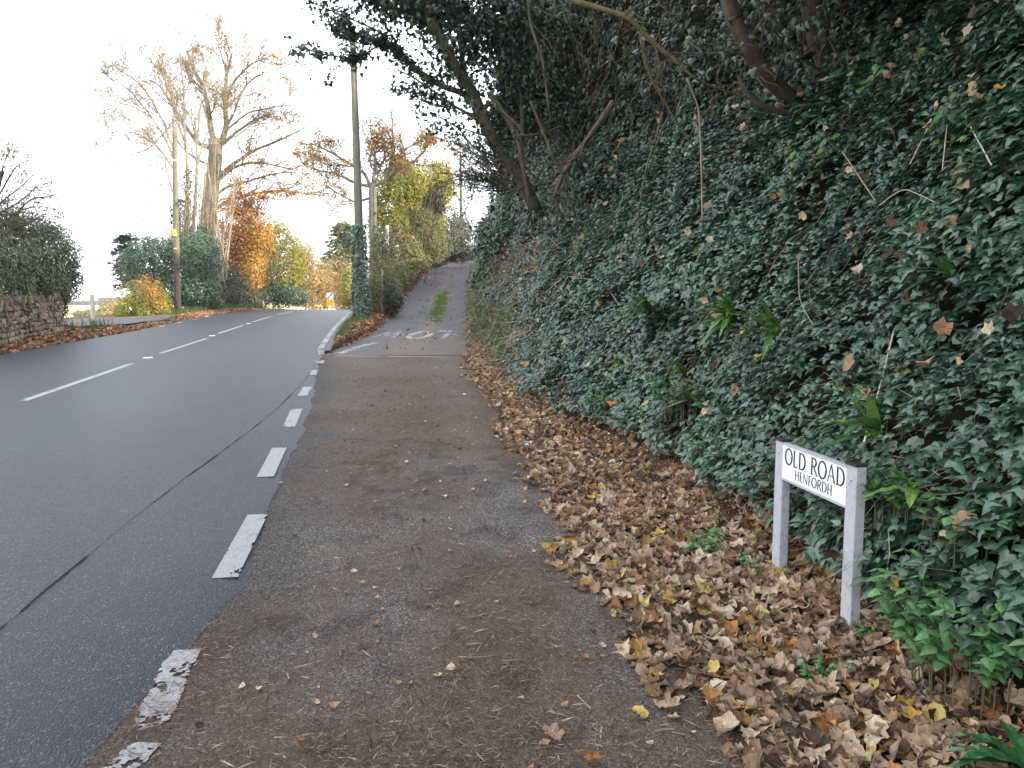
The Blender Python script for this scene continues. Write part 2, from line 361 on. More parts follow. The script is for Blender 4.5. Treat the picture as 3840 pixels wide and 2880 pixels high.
# ------------------------------------------------------------------ shape of the ground
def pl(*pts):
    a = np.array(pts, float)
    return lambda y: np.interp(y, a[:, 0], a[:, 1])
def zr(Y):                                # height of the main road: a steady rise, then a crest
    Y = np.asarray(Y, float); u = np.clip(Y - 34, 0, 20)
    return 0.027 * np.minimum(Y, 34) + 0.027 * u - 0.047 / 40 * u * u - 0.02 * np.clip(Y - 54, 0, 150)
XR = pl((-4, -1.40), (0, -1.40), (4.1, -1.42), (4.7, -1.55), (6.3, -1.87), (8, -2.15), (11.1, -2.78), (13.6, -3.35), (17, -4.06), (21.7, -4.94), (27.3, -5.92), (34, -7.0), (45, -8.9), (60, -9.3), (75, -7.8), (100, -2))
XL = pl((-4, -7.3), (0, -8.0), (10, -9.85), (17, -10.95), (20, -11.3), (24.9, -11.8), (30.8, -12.8), (37.5, -13.9), (45, -14.7), (60, -15.6), (75, -14.6), (100, -9))
TR = pl((-4, 0.95), (2.5, 0.80), (2.96, 0.71), (3.56, 0.59), (4.68, 0.45), (6.29, 0.17), (8.33, -0.06), (11.9, -0.48), (15.9, -0.91), (17, -0.95), (24, -1.3), (26.9, -1.45), (32, -1.7), (34.6, -1.84), (40.7, -2.2), (48, -2.33), (54, -1.6), (60, 0.2), (66, 3.2))
LL = pl((17, -4.0), (19, -4.05), (24, -4.2), (26.9, -4.36), (32, -4.63), (34.6, -4.75), (40.7, -5.1), (48, -5.15), (54, -4.5), (60, -3.0), (66, 0))
FT = pl((-5, 2.25), (0, 2.1), (2, 1.95), (3, 1.78), (3.6, 1.70), (4.3, 1.58), (5, 1.46), (6.2, 1.34), (7.2, 1.06), (8.6, 0.60), (10, 0.28), (13.6, 0.02), (17, -0.40), (20, -0.72), (24, -1.0), (32, -1.45), (40, -1.95), (48, -2.05), (54, -1.3), (60, 0.6), (66, 3.6))
ZL = pl((16.9, 0.4563), (20, 0.54), (24, 0.66), (26.9, 0.93), (32, 1.44), (34.6, 1.85), (40.7, 2.6), (48, 3.43), (54, 4.1), (60, 4.65), (66, 4.9))
def zs(y):
    y = np.asarray(y, float); return np.where(y < 17, zr(y), ZL(y))
K1 = pl((-5, 0.70), (6.5, 0.70), (8, 0.68), (9.5, 0.66), (11, 0.5), (13, 0.35), (17, 0.2), (20, 0.13), (66, 0.1))
K2 = pl((-5, 0.85), (7, 0.85), (8.5, 0.5), (10, 0.15), (12, 0.0), (20, -0.05), (66, 0.0))
HM = pl((-5, 8.0), (16, 8.0), (18, 6.0), (20, 3.6), (24, 2.4), (32, 1.6), (66, 1.3))
def bank(y, h):                          # the face of the bank beside the road, h metres above its foot
    y = np.asarray(y, float); h = np.asarray(h, float)
    lump = (fbm(np.stack([y, h], -1), 0.9, 3) - 0.5) * 0.7 * np.clip(h, 0, 1) + (fbm(np.stack([y, h], -1), 3.2, 9) - 0.5) * 0.22
    x = FT(y) + K1(y) * np.minimum(h, 3.4) + K2(y) * np.clip(h - 3.4, 0, 9) + lump
    return x, zs(y) + 0.16 + h
def verge_z(x, y):                       # leaf-covered verge between the tarmac and the foot of the bank
    t = np.clip((x - TR(y)) / np.maximum(FT(y) - TR(y), 0.05), 0, 1)
    return zs(y) + 0.005 + 0.155 * t ** 12 - 0.045 * np.sin(np.pi * t) * (y < 8) + 0.02 * t * (fbm(np.stack([x, y], -1), 4, 21) - 0.3)

def sheet(X, Y, Z):
    r, c = X.shape
    V = np.stack([X, Y, Z], -1).reshape(-1, 3)
    i = np.arange(r - 1)[:, None] * c + np.arange(c - 1)[None]
    Q = np.stack([i, i + 1, i + c + 1, i + c], -1).reshape(-1, 4)
    return V, Q
def strip(name, ys, xa, xb, n, zf, mat, kind='structure', attrs=None, power=None, smooth=True, parent=None):
    u = np.linspace(0, 1, n)
    Y = np.repeat(np.asarray(ys, float)[:, None], n, 1)
    A, B = xa(ys)[:, None], xb(ys)[:, None]
    X = A + (B - A) * u[None]
    Z = zf(X, Y, np.broadcast_to(u[None], X.shape))
    V, Q = sheet(X, Y, Z)
    at_ = attrs(X.ravel(), Y.ravel(), np.broadcast_to(u[None], X.shape).ravel()) if attrs else None
    o = link(name, mesh_np(name, V, Q, [mat], smooth=smooth, attr=at_), parent)
    if kind: o['kind'] = kind
    return o

def dirt_f(x, y):                        # where brown needle dust has gathered on the side tarmac
    p = np.stack([x, y * 0.8], -1)
    n = fbm(p, 1.5, 5, 4)
    lat = (x - XR(y)) / np.maximum(TR(y) - XR(y), 0.1)
    prof = np.interp(lat, [0, 0.06, 0.16, 0.30, 0.62, 0.74, 0.90, 1.0], [0.20, 0.26, 0.44, 0.66, 0.66, 0.44, 0.40, 0.85])
    far = np.interp(y, [0, 8, 14, 17], [0, 0.0, 0.06, 0.08])
    return np.clip(prof + far + (n - 0.5) * 2.2 + (fbm(p, 7, 6, 3) - 0.5) * 1.0, 0, 1)

def main_at(x, y, u):
    tone = 0.5 + 0.16 * (np.exp(-((u - 0.66) / 0.07) ** 2) + np.exp(-((u - 0.36) / 0.07) ** 2) + 0.6 * np.exp(-((u - 0.13) / 0.06) ** 2)) - 0.10 * np.exp(-((u - 0.5) / 0.05) ** 2)
    tone = tone + (fbm(np.stack([x, y * 0.3], -1), 0.8, 31) - 0.5) * 0.25
    d = np.clip((u - 0.93) / 0.07, 0, 1) * 0.5 * (fbm(np.stack([x, y], -1), 2, 8) > 0.5) + np.clip((0.04 - u) / 0.04, 0, 1) * 0.5
    return {'dirt': d, 'tone': tone}
ys_road = np.concatenate([np.arange(-4, 20, 0.25), np.arange(20, 101, 0.8)])
jag = lambda y: XR(y) + 0.03 * (fbm(np.stack([y * 3, y * 0], -1), 1.0, 44) - 0.5) + 0.06 * (vn(np.stack([y * 9, y * 0], -1), 1.0, 45) - 0.5) * (y < 17)
main_road = strip('main_road', ys_road, XL, jag, 60, lambda X, Y, u: zr(Y) + 0.012 - 0.009 * (u > 0.985), M['main'], attrs=main_at)
ys_lay = np.concatenate([np.arange(-3, 8, 0.06), np.arange(8, 17.05, 0.12)])
layby = strip('road_shoulder', ys_lay, lambda y: XR(y) - 0.3, lambda y: TR(y) + 0.35, 84, lambda X, Y, u: zr(Y) + 0.0 + 0.006 * (fbm(np.stack([X, Y], -1), 2.2, 61) - 0.5), M['layby'],
              attrs=lambda x, y, u: {'dirt': dirt_f(x, y), 'tone': 0.5 - 0.42 * np.exp(-((x - XR(y)) / 0.35) ** 2) + 0.25 * np.exp(-((x - TR(y) + 0.42) / 0.28) ** 2) + (fbm(np.stack([x, y], -1), 1.1, 77) - 0.5) * 0.35
                                      - 0.45 * np.clip((fbm(np.stack([x, y], -1), 5.5, 78) - 0.60) * 9, 0, 1) * (y < 8)})
ys_lane = np.arange(16.9, 66.1, 0.25)
def lane_at(x, y, u):
    mid = np.exp(-((u - 0.55) / 0.13) ** 2)
    n = fbm(np.stack([x * 2, y * 0.5], -1), 1.2, 15)
    d = mid * 0.75 + 0.6 * np.clip((u - 0.86) / 0.14, 0, 1) + 0.25 * np.clip((0.05 - u) / 0.05, 0, 1) + (n - 0.5) * 0.7 + np.interp(y, [17, 20, 26], [0.62, 0.42, 0.0]) * np.clip(u * 3 - 0.3, 0.35, 1)
    return {'dirt': np.clip(d, 0, 1), 'tone': 0.5 + 0.12 * np.exp(-((u - 0.22) / 0.1) ** 2) + 0.18 * np.exp(-((u - 0.8) / 0.08) ** 2)}
old_road = strip('side_road', ys_lane, LL, lambda y: TR(y) + 0.1, 40, lambda X, Y, u: ZL(Y) + 0.006, M['lane'], attrs=lane_at)

# verges, island between the roads, left side
ys_v = np.concatenate([np.arange(-3, 12, 0.1), np.arange(12, 66.1, 0.3)])
strip('right_verge', ys_v, lambda y: TR(y) - 0.02, lambda y: FT(y) + 0.3, 26, lambda X, Y, u: verge_z(X, Y) - 0.012 * (u == 0), M['verge'])
def island_z(X, Y, u):
    w = np.clip((Y - 17.0) / 6.0, 0, 1)
    e = u * u * (3 - 2 * u)
    z = zr(Y) * (1 - e) + ZL(Y) * e
    return z + np.sin(np.pi * np.clip(u, 0, 1)) ** 0.7 * (0.10 + 0.22 * w + 0.5 * np.clip((Y - 27) / 8, 0, 1)) * np.clip((Y - 16.9) / 1.0, 0, 1) + 0.06 * (fbm(np.stack([X, Y], -1), 2.5, 51) - 0.5) * np.sin(np.pi * u)
strip('island_verge', np.arange(17.0, 66, 0.25), lambda y: XR(y) + 0.16, lambda y: np.maximum(LL(y), XR(y) + 0.2), 24, island_z, M['verge'])
strip('kerb', np.arange(17.4, 46, 0.3), lambda y: XR(y) + 0.02, lambda y: XR(y) + 0.17, 4, lambda X, Y, u: zr(Y) + 0.06 - 0.03 * (u == 0), flat_mat('kerb_concrete', (0.085, 0.082, 0.076), 0.9, 0.2), smooth=False)
def left_z(X, Y, u):
    d = XL(Y) - X
    return zr(Y) + 0.004 + 0.10 * np.clip(d / 0.5, 0, 1) - 0.045 * np.clip(d - 1.2, 0, 9) + 0.07 * (fbm(np.stack([X, Y], -1), 1.7, 55) - 0.5) * np.clip(d, 0, 1)
strip('left_verge', np.arange(-3, 100, 0.4), lambda y: XL(y) + 0.03, lambda y: XL(y) - 7, 40, left_z, M['verge'])
strip('junction_apron', np.arange(25.6, 33.4, 0.2), lambda y: XL(y) - 0.35 - 0.5 * np.abs(np.sin((y - 25.6) / 7.8 * np.pi) - 1), lambda y: XL(y) - 6.8, 16,
      lambda X, Y, u: left_z(X, Y, u) + 0.05, M['lane'], attrs=lambda x, y, u: {'dirt': fbm(np.stack([x, y], -1), 1.2, 3) * 0.7, 'tone': x * 0 + 0.55})
bank_y = np.concatenate([np.arange(-5, 20, 0.12), np.arange(20, 66, 0.4)])
U = np.linspace(0, 1, 70)
BY = np.repeat(bank_y[:, None], 70, 1); BH = HM(bank_y)[:, None] * U[None]
BX, BZ = bank(BY, BH)
V, Q = sheet(BX, BY, BZ)
tag(link('earth_bank', mesh_np('earth_bank', V, Q, [M['soil']], smooth=True)), kind='structure')
# woodland hill above the bank
hy = np.linspace(-70, 70, 60); hs = np.linspace(0, 1, 40)
HY = np.repeat(hy[:, None], 40, 1)
hc = np.clip(hy, -5, 66); hb, hz = bank(hc, HM(hc))
hmax = np.interp(hy, [-70, -5, 22, 36, 50, 70], [15, 15, 14, 8, 2.0, 1.0])
HX = (hb + 0.05)[:, None] + 45 * hs[None] ** 1.3
HZ = (hz - 0.15)[:, None] + hmax[:, None] * np.sin(np.clip(hs[None] * 1.15, 0, 1) * math.pi / 2) + (fbm(np.stack([HX, HY], -1), 0.35, 4) - 0.5) * 1.2 * np.clip(hs[None] * 4, 0, 1)
V, Q = sheet(HX, HY, HZ)
tag(link('hill', mesh_np('hill', V, Q, [M['soil']], smooth=True)), kind='structure')
# open ground out to the horizon
gx = np.sign(np.linspace(-1, 1, 161)) * np.abs(np.linspace(-1, 1, 161)) ** 3 * 3000
gy = np.concatenate([np.linspace(-400, -20, 10), np.linspace(-10, 130, 71), 130 + np.linspace(0.05, 1, 45) ** 2 * 3200])
GX, GY = np.meshgrid(gx, gy)
zb = np.clip(zr(np.clip(GY, -10, 170)), -1.6, 2) - 0.45
d = np.clip(-14 - GX, 0, 1e5)
zb = np.where(GY > 130, -1.3, zb) - np.clip(d, 0, 60) * 0.012
r = np.hypot(GX, GY)
zb = zb + np.clip((r - 250) / 750, 0, 1) ** 1.5 * (5.5 + 10 * (fbm(np.stack([GX, GY], -1), 0.0022, 13) - 0.42)) + np.clip((r - 1200) / 1500, 0, 1) * 12 * (fbm(np.stack([GX, GY], -1), 0.001, 14) - 0.3)
V, Q = sheet(GX, GY, zb)
tag(link('ground', mesh_np('ground', V, Q, [M['field']], smooth=True)), kind='structure')

# ------------------------------------------------------------------ painted markings (parts of the roads), worn through where the cells drop out
def painted(name, parent, P0, P1, w0, w1, wear, seed, zf, cell=0.02, edge=0.25):
    """a bar of paint from P0 to P1; wear 0..1 = how much has gone"""
    P0, P1 = np.array(P0, float), np.array(P1, float); L = np.linalg.norm(P1 - P0)
    dirv = (P1 - P0) / L; side = np.array([dirv[1], -dirv[0]])
    n, m = max(4, int(L / cell)), max(3, int(max(w0, w1) / cell))
    a = np.linspace(0, 1, n + 1); b = np.linspace(-0.5, 0.5, m + 1)
    A, B = np.meshgrid(a, b, indexing='ij'); W = w0 + (w1 - w0) * A
    XY = P0 + dirv * (A * L)[..., None] + side * (B * W)[..., None]
    V, Q = sheet(XY[..., 0], XY[..., 1], zf(XY[..., 0], XY[..., 1]))
    ctr = XY[:-1, :-1].reshape(-1, 2) + (XY[1:, 1:] - XY[:-1, :-1]).reshape(-1, 2) / 2
    bb = np.abs((B[:-1, :-1] + B[1:, 1:]) / 2).ravel() * 2; aa = np.abs((A[:-1, :-1] + A[1:, 1:]) / 2 - 0.5).ravel() * 2
    nz = fbm(ctr, 8, seed, 4) * 0.62 + fbm(ctr, 55, seed + 3, 2) * 0.38
    keep = nz - edge * np.maximum(bb, aa) ** 6 * (0.4 + wear) > 0.18 + wear * 0.5
    if keep.sum() < 3: keep[:3] = True
    return link(name, mesh_np(name, V, Q[keep], [M['paint']]), parent)
zmain = lambda x, y: zr(y) + 0.0155
zlay = lambda x, y: zr(y) + 0.0075
zlane = lambda x, y: ZL(y) + 0.010
for i, (a, b, w, wear) in enumerate([((-1.33, 2.06), (-1.27, 2.62), 0.125, 0.42), ((-1.30, 2.70), (-1.42, 3.32), 0.135, 0.40), ((-1.54, 4.14), (-1.73, 5.30), 0.135, 0.22), ((-2.00, 6.34), (-2.21, 7.47), 0.135, 0.20), ((-2.42, 8.54), (-2.66, 9.75), 0.135, 0.24),
        ((-2.88, 10.87), (-3.04, 11.8), 0.135, 0.25), ((-3.32, 13.2), (-3.50, 14.1), 0.135, 0.46), ((-3.62, 15.0), (-3.78, 15.7), 0.15, 0.40)]):
    painted('edge_dash', main_road if i > 1 else layby, a, b, w, w, wear, 100 + i, zmain if i > 1 else zlay, 0.006 if i < 2 else 0.010 if i < 4 else 0.02)
for i, (a, b) in enumerate([((-5.6, 4.3), (-6.2, 8.3)), ((-6.44, 10.42), (-7.23, 15.11)), ((-7.6, 17.18), (-8.28, 21.6)), ((-8.68, 23.53), (-9.38, 27.9)), ((-9.74, 29.9), (-10.45, 34.8)), ((-10.75, 36.8), (-11.4, 41.5)), ((-11.6, 43.5), (-12.1, 48))]):
    painted('centre_line_dash', main_road, a, b, 0.12, 0.12, 0.20, 130 + i, zmain, 0.04 if i > 0 else 0.03)
nl = [(XR(y) - 0.10 * (y > 17.5), y) for y in (16.9, 18.2, 20, 22, 24.5, 27.5, 31, 35, 40)]
for i in range(len(nl) - 1):
    painted('edge_line', main_road, nl[i], nl[i + 1], 0.14, 0.14, 0.55 if i < 1 else 0.40, 150 + i, zmain, 0.04)
for i, (a, b, w, wear) in enumerate([((-3.70, 16.72), (-2.75, 16.62), 0.12, 0.15), ((-2.75, 16.62), (-1.30, 16.45), 0.12, 0.38), ((-3.75, 17.1), (-3.60, 19.6), 0.20, 0.56), ((-3.62, 19.2), (-3.45, 20.3), 0.22, 0.5)]):
    painted('junction_line', old_road if i > 1 else layby, a, b, w, w, wear, 170 + i, zlane if i > 1 else zlay, 0.03)
for i, (x, y, l) in enumerate([(-12.75, 29.2, 0.9), (-13.2, 31.6, 0.9), (-13.55, 34.0, 0.9), (-12.3, 26.9, 0.8)]):
    painted('give_way_dash', main_road, (XL(y) + 0.25, y), (XL(y + l) + 0.25, y + l), 0.16, 0.16, 0.25, 190 + i, zmain, 0.04)
# SLOW, painted for traffic coming down the lane, so it reads upside down from here (W O L S from the left)
def lane_letter(strokes, x0, w, y0, y1, wear, seed):
    for k, (a, b, sw) in enumerate(strokes):
        painted('lane_lettering', old_road, (x0 + w * (1 - a[0]), y1 + (y0 - y1) * a[1]), (x0 + w * (1 - b[0]), y1 + (y0 - y1) * b[1]), sw, sw, wear, seed + k, zlane, 0.03)
lane_letter([((0, 1), (0.25, 0), 0.13), ((0.25, 0), (0.5, 0.8), 0.13), ((0.5, 0.8), (0.75, 0), 0.13), ((0.75, 0), (1, 1), 0.13)], -3.85, 0.60, 21.6, 24.4, 0.62, 210)
ang = np.linspace(0, 2 * math.pi, 15)
lane_letter([((0.5 + 0.42 * math.cos(p), 0.5 + 0.45 * math.sin(p)), (0.5 + 0.42 * math.cos(q), 0.5 + 0.45 * math.sin(q)), 0.16) for p, q in zip(ang[:-1], ang[1:])], -2.98, 0.66, 21.4, 24.4, 0.24, 220)
lane_letter([((0.0, 1), (0.0, 0), 0.15), ((0, 0.04), (1, 0.04), 0.3)], -2.28, 0.40, 21.6, 24.4, 0.50, 240)
lane_letter([((1, 0.9), (0.2, 0.95), 0.2), ((0.1, 0.8), (0.9, 0.3), 0.16), ((0.9, 0.12), (0, 0.06), 0.2)], -1.78, 0.40, 21.6, 24.4, 0.78, 250)
# the long open joint in the tarmac
jp = np.array([(-1.9, 0.8), (-2.2, 2.4), (-2.34, 3.51), (-2.52, 4.83), (-2.65, 6.38), (-2.76, 8.48), (-3.06, 11.08), (-3.45, 13.6), (-3.95, 16.5)])
yy = np.arange(0.8, 16.5, 0.03); xx = np.convolve(np.pad(np.interp(yy, jp[:, 1], jp[:, 0]), 60, 'edge'), np.ones(121) / 121, 'valid') + 0.012 * (fbm(np.stack([yy, yy * 0], -1), 4, 91) - 0.5)
ww = 0.0015 + 0.020 * np.clip(fbm(np.stack([yy, yy * 0], -1), 5.5, 92, 4) - 0.40, 0, 1) * np.interp(yy, [0, 9, 16], [1.2, 0.8, 0.7])
V, Q = sheet(np.stack([xx - ww, xx + ww], -1), np.stack([yy, yy], -1), np.stack([zr(yy) + 0.0165] * 2, -1))
link('tarmac_joint', mesh_np('tarmac_joint', V, Q, [M['crack']]), main_road)
#PART3
# ------------------------------------------------------------------ leaf shapes
def fan(outline, c=(0, 0.35), lift=0.0, fold=0.0, droop=0.0):
    o = np.array(outline, float); n = len(o)
    V = np.vstack([[c[0], c[1]], o]); z = -fold * np.abs(V[:, 0]) - droop * (V[:, 1] - c[1]) ** 2; z[0] += lift
    T = np.array([[0, 1 + i, 1 + (i + 1) % n] for i in range(n)])
    return np.column_stack([V, z]), T
def sym(right): return right + [(-x, y) for x, y in right[::-1] if x > 1e-6]
IVY_A = fan(sym([(0, 0.03), (0.20, -0.14), (0.42, 0.02), (0.52, 0.26), (0.28, 0.38), (0.0, 1.0)]), (0, 0.28), 0.05, 0.22, 0.18)
IVY_B = fan(sym([(0, 0.02), (0.26, -0.10), (0.46, 0.16), (0.24, 0.50), (0.0, 0.95)]), (0, 0.3), 0.03, 0.30, 0.10)
IVY_C = fan(sym([(0, 0.05), (0.17, -0.18), (0.36, -0.06), (0.60, 0.18), (0.24, 0.36), (0.20, 0.60), (0.0, 1.0)]), (0, 0.25), 0.06, 0.12, 0.3)
IVY_F = fan(sym([(0, 0.0), (0.42, 0.12), (0.0, 1.0)]), (0, 0.3), 0.06, 0.15)
OVAL = fan(sym([(0, 0), (0.22, 0.25), (0.20, 0.6), (0, 1.0)]), (0, 0.45), 0.0, 0.3, 0.25)
LEAF = (np.array([(0, 0, 0), (0.30, 0.45, -0.10), (0, 1, 0.03), (-0.30, 0.45, -0.10)], float), np.array([[0, 1, 2], [0, 2, 3]]))
DIA = (np.array([(0, 0, 0), (0.26, 0.45, -0.05), (0, 1, 0.02), (-0.26, 0.45, -0.05)], float), np.array([[0, 1, 2], [0, 2, 3]]))
SPRAY = (np.array([(0, 0, 0), (0.34, 0.30, -0.05), (0.12, 0.42, 0), (0.30, 0.72, -0.06), (0, 1, 0), (-0.22, 0.66, -0.05), (-0.10, 0.45, 0), (-0.36, 0.36, -0.04)], float), np.array([[0, 1, 2], [2, 3, 4], [4, 5, 6], [6, 7, 0], [0, 2, 6], [2, 4, 6]]))
STRAW = (np.array([(-0.011, 0, 0), (0.011, 0, 0), (0.009, 0.55, 0.06), (-0.009, 0.55, 0.06), (0, 1, 0.22)], float), np.array([[0, 1, 2], [0, 2, 3], [3, 2, 4]]))
BLADE = (np.array([(-0.035, 0, 0), (0.035, 0, 0), (0.022, 0.55, 0.06), (-0.022, 0.55, 0.06), (0, 1, 0.22)], float), np.array([[0, 1, 2], [0, 2, 3], [3, 2, 4]]))
NEEDLE = (np.array([(-0.035, 0, 0), (0.035, 0, 0), (0.10, 0.5, 0.04), (0.03, 0.5, 0.07), (0.03, 1, 0.02)], float), np.array([[0, 1, 2], [0, 2, 3], [3, 2, 4]]))
def maple(seed, n=16, rings=2, kx=0.0, ky=0.0, lobes=5, wav=0.06):
    """a lobed leaf, rolled about its length (kx) and width (ky), with crumpled edges"""
    r_ = np.random.default_rng(seed)
    a = np.linspace(-math.pi * 0.94, math.pi * 0.94, n) + math.pi / 2
    if lobes == 5:
        rad = 0.27 + 0.32 * np.abs(np.cos((a - math.pi / 2) * 5 / 2 * 0.98)) ** 0.9 * (1 - 0.25 * np.abs(a - math.pi / 2) / math.pi)
    else:
        rad = 0.5 / np.sqrt((np.cos(a) / 0.62) ** 2 + np.sin(a) ** 2)
    rad = rad * (1 + r_.uniform(-0.12, 0.12, n))
    out = np.stack([rad * np.cos(a), rad * np.sin(a)], -1)
    V = [np.zeros((1, 2))] + [out * q for q in (np.array([0.55, 1.0]) if rings == 2 else [1.0])]
    V = np.vstack(V)
    z = r_.normal(0, wav, len(V)) * np.linalg.norm(V, axis=1) * 1.6 - 0.06 * np.abs(V[:, 0])
    x, y = V[:, 0].copy(), V[:, 1].copy()
    if kx: z = z + (1 - np.cos(kx * x)) / kx; x = np.sin(kx * x) / kx
    if ky: z = z + (1 - np.cos(ky * y)) / ky; y = np.sin(ky * y) / ky
    T = [[0, 1 + i, 1 + (i + 1) % n] for i in range(n)]
    if rings == 2:
        for i in range(n):
            j = (i + 1) % n
            T += [[1 + i, 1 + n + i, 1 + n + j], [1 + i, 1 + n + j, 1 + j]]
    return np.column_stack([x, y, z]), np.array(T)

class Leaves:
    def __init__(s): s.b = MB()
    def add(s, tm, P, N, S, tip=None, w=0.0):
        if len(P) == 0: return
        V, T, _ = place(tm, np.asarray(P, float), np.asarray(N, float), S, tip, w); s.b.add(V, T)
    def build(s, name, mat, parent=None, kind=None):
        o = s.b.build(name, mat, parent)
        if kind: o['kind'] = kind
        return o
DOWN = np.array([0, 0, -1.0]); UP = np.array([0, 0, 1.0])
def rdir(n): return nrm(rng.normal(size=(n, 3)))

def blob(ells, n, fill=0.35, clump=0.55, cs=1.6, seed=0):
    """points through the outer part of a union of ellipsoids [(centre, radii)], thinned into clumps; returns points and outward normals"""
    P, N = [], []
    w = np.array([np.prod(e[1]) ** (2 / 3) for e in ells]); w = w / w.sum()
    for k, (c, r) in enumerate(ells):
        m = int(n * w[k] * 1.9) + 4
        d = rdir(m); q = 1 - fill * rng.random(m) ** 1.5
        lump = 1 + 0.75 * (fbm(d * 1.0 + k * 9.1, 2.4, seed, 4) - 0.5)
        p = np.asarray(c) + d * np.asarray(r) * (q * lump)[:, None]
        keep = fbm(p, cs, seed + 5, 3) > clump - 0.22 * rng.random(m)
        for j, (c2, r2) in enumerate(ells):
            if j != k: keep &= (((p - np.asarray(c2)) / (np.asarray(r2) * 0.72)) ** 2).sum(1) > 1
        P.append(p[keep]); N.append(nrm(d / np.asarray(r))[keep])
    P, N = np.concatenate(P), np.concatenate(N)
    if len(P) > n:
        i = rng.permutation(len(P))[:n]; P, N = P[i], N[i]
    return P, N

def ell(px, py, rx, ry, Y, rd=None):     # an ellipsoid from its outline in the photograph and its distance
    c = at(px, py, Y); k = Y / FPX
    return (c, (rx * k, (rd if rd else rx * k * 0.8), ry * k))

RMIN = 0.004
def grow(mb, P0, d0, L, r0, lvl, tips, rr, nseg=5, wander=0.22, up=0.15, kids=(4, 4), ang=0.7, sides=4, ratio=0.58, start=0.25):
    d = np.array(d0, float); d /= np.linalg.norm(d); P = [np.array(P0, float)]
    for i in range(nseg):
        d = d + rr.normal(0, wander, 3) + np.array([0, 0, up]); d /= np.linalg.norm(d)
        P.append(P[-1] + d * L / nseg)
    P = np.array(P); R = np.linspace(r0, r0 * 0.35, nseg + 1)
    mb.tube(P, R, sides, cap=False)
    tips.append(P)
    if lvl > 0: spread(mb, P, r0 * 0.6, L * ratio, lvl, tips, rr, kids, ang, up, wander, start)
def spread(mb, P, r, L, lvl, tips, rr, kids=(4, 4), ang=0.7, up=0.15, wander=0.22, start=0.25, ratio=0.58):
    n = kids[0] if lvl >= 2 else kids[1]
    s = np.linspace(0, 1, len(P)); tg = nrm(np.gradient(P, axis=0))
    for k in range(n):
        u = start + (1 - start) * (k + rr.random()) / n
        p = np.array([np.interp(u, s, P[:, j]) for j in range(3)]); t = np.array([np.interp(u, s, tg[:, j]) for j in range(3)])
        o = rr.normal(size=3); o -= o.dot(t) * t; o /= np.linalg.norm(o)
        a = ang * rr.uniform(0.6, 1.4)
        d = t * math.cos(a) + o * math.sin(a)
        grow(mb, p, d, L * rr.uniform(0.6, 1.2) * (1.15 - 0.4 * u), max(r * (1 - 0.5 * u), RMIN), lvl - 1, tips, rr, 4 if lvl > 1 else 3, wander, up, kids, ang, 4 if lvl > 1 else 3, ratio, start)
def tip_pts(tips, n, jit=0.08, from_=0.2, rr=rng):
    k = rr.integers(0, len(tips), n); u = from_ + (1 - from_) * rr.random(n)
    L = np.array([len(P) for P in tips]); off = np.concatenate([[0], np.cumsum(L)[:-1]]); A = np.concatenate(tips)
    f = u * (L[k] - 1); a = np.minimum(f.astype(int), L[k] - 2); f = (f - a)[:, None]; a = a + off[k]
    out = A[a] + (A[a + 1] - A[a]) * f
    return out + rr.normal(0, jit, (n, 3))
def dense(P, n):                          # resample a polyline smoothly
    P = np.asarray(P, float); s = np.concatenate([[0], np.cumsum(np.linalg.norm(np.diff(P, axis=0), axis=1))]); s /= s[-1]
    u = np.linspace(0, 1, n); Q = np.stack([np.interp(u, s, P[:, j]) for j in range(3)], -1)
    for _ in range(2): Q[1:-1] = 0.25 * Q[:-2] + 0.5 * Q[1:-1] + 0.25 * Q[2:]
    return Q

# ------------------------------------------------------------------ ivy on the bank
def bank_normal(y, h):
    e = 0.15
    x0, z0 = bank(y, h); xh, zh = bank(y, h + e); xy, zy = bank(y + e, h)
    a = np.stack([xh - x0, 0 * x0, zh - z0], -1); b = np.stack([xy - x0, 0 * x0 + e, zy - z0], -1)
    return nrm(np.cross(b, a) * np.sign(np.cross(b, a)[:, 0:1] * -1 + 1e-9))
def scatter_bank(n, y0, y1, h0, h1, ypow=1.0, thr=0.30, seed=1, out=0.14):
    y = y0 + (y1 - y0) * rng.random(n) ** ypow; h = h0 + (np.minimum(h1, HM(y)) - h0) * rng.random(n)
    q = fbm(np.stack([y, h], -1), 1.7, seed, 3) * 0.6 + fbm(np.stack([y, h], -1), 5.5, seed + 4, 2) * 0.4
    keep = q + 0.10 * rng.random(n) > thr + 0.16 * (h < 0.35) * (y > 6)
    y, h, q = y[keep], h[keep], q[keep]
    x, z = bank(y, h); N = bank_normal(y, h)
    P = np.stack([x, y, z], -1) + N * ((q - thr) * 0.45 + out * rng.random(len(y)) ** 2)[:, None]
    return P, N, y, h
ivy = thing('ivy_bank', 'dense blanket of dark glossy ivy covering the steep bank right of the road', 'ivy', (1.9, 4.0, 0.15))
sets = []
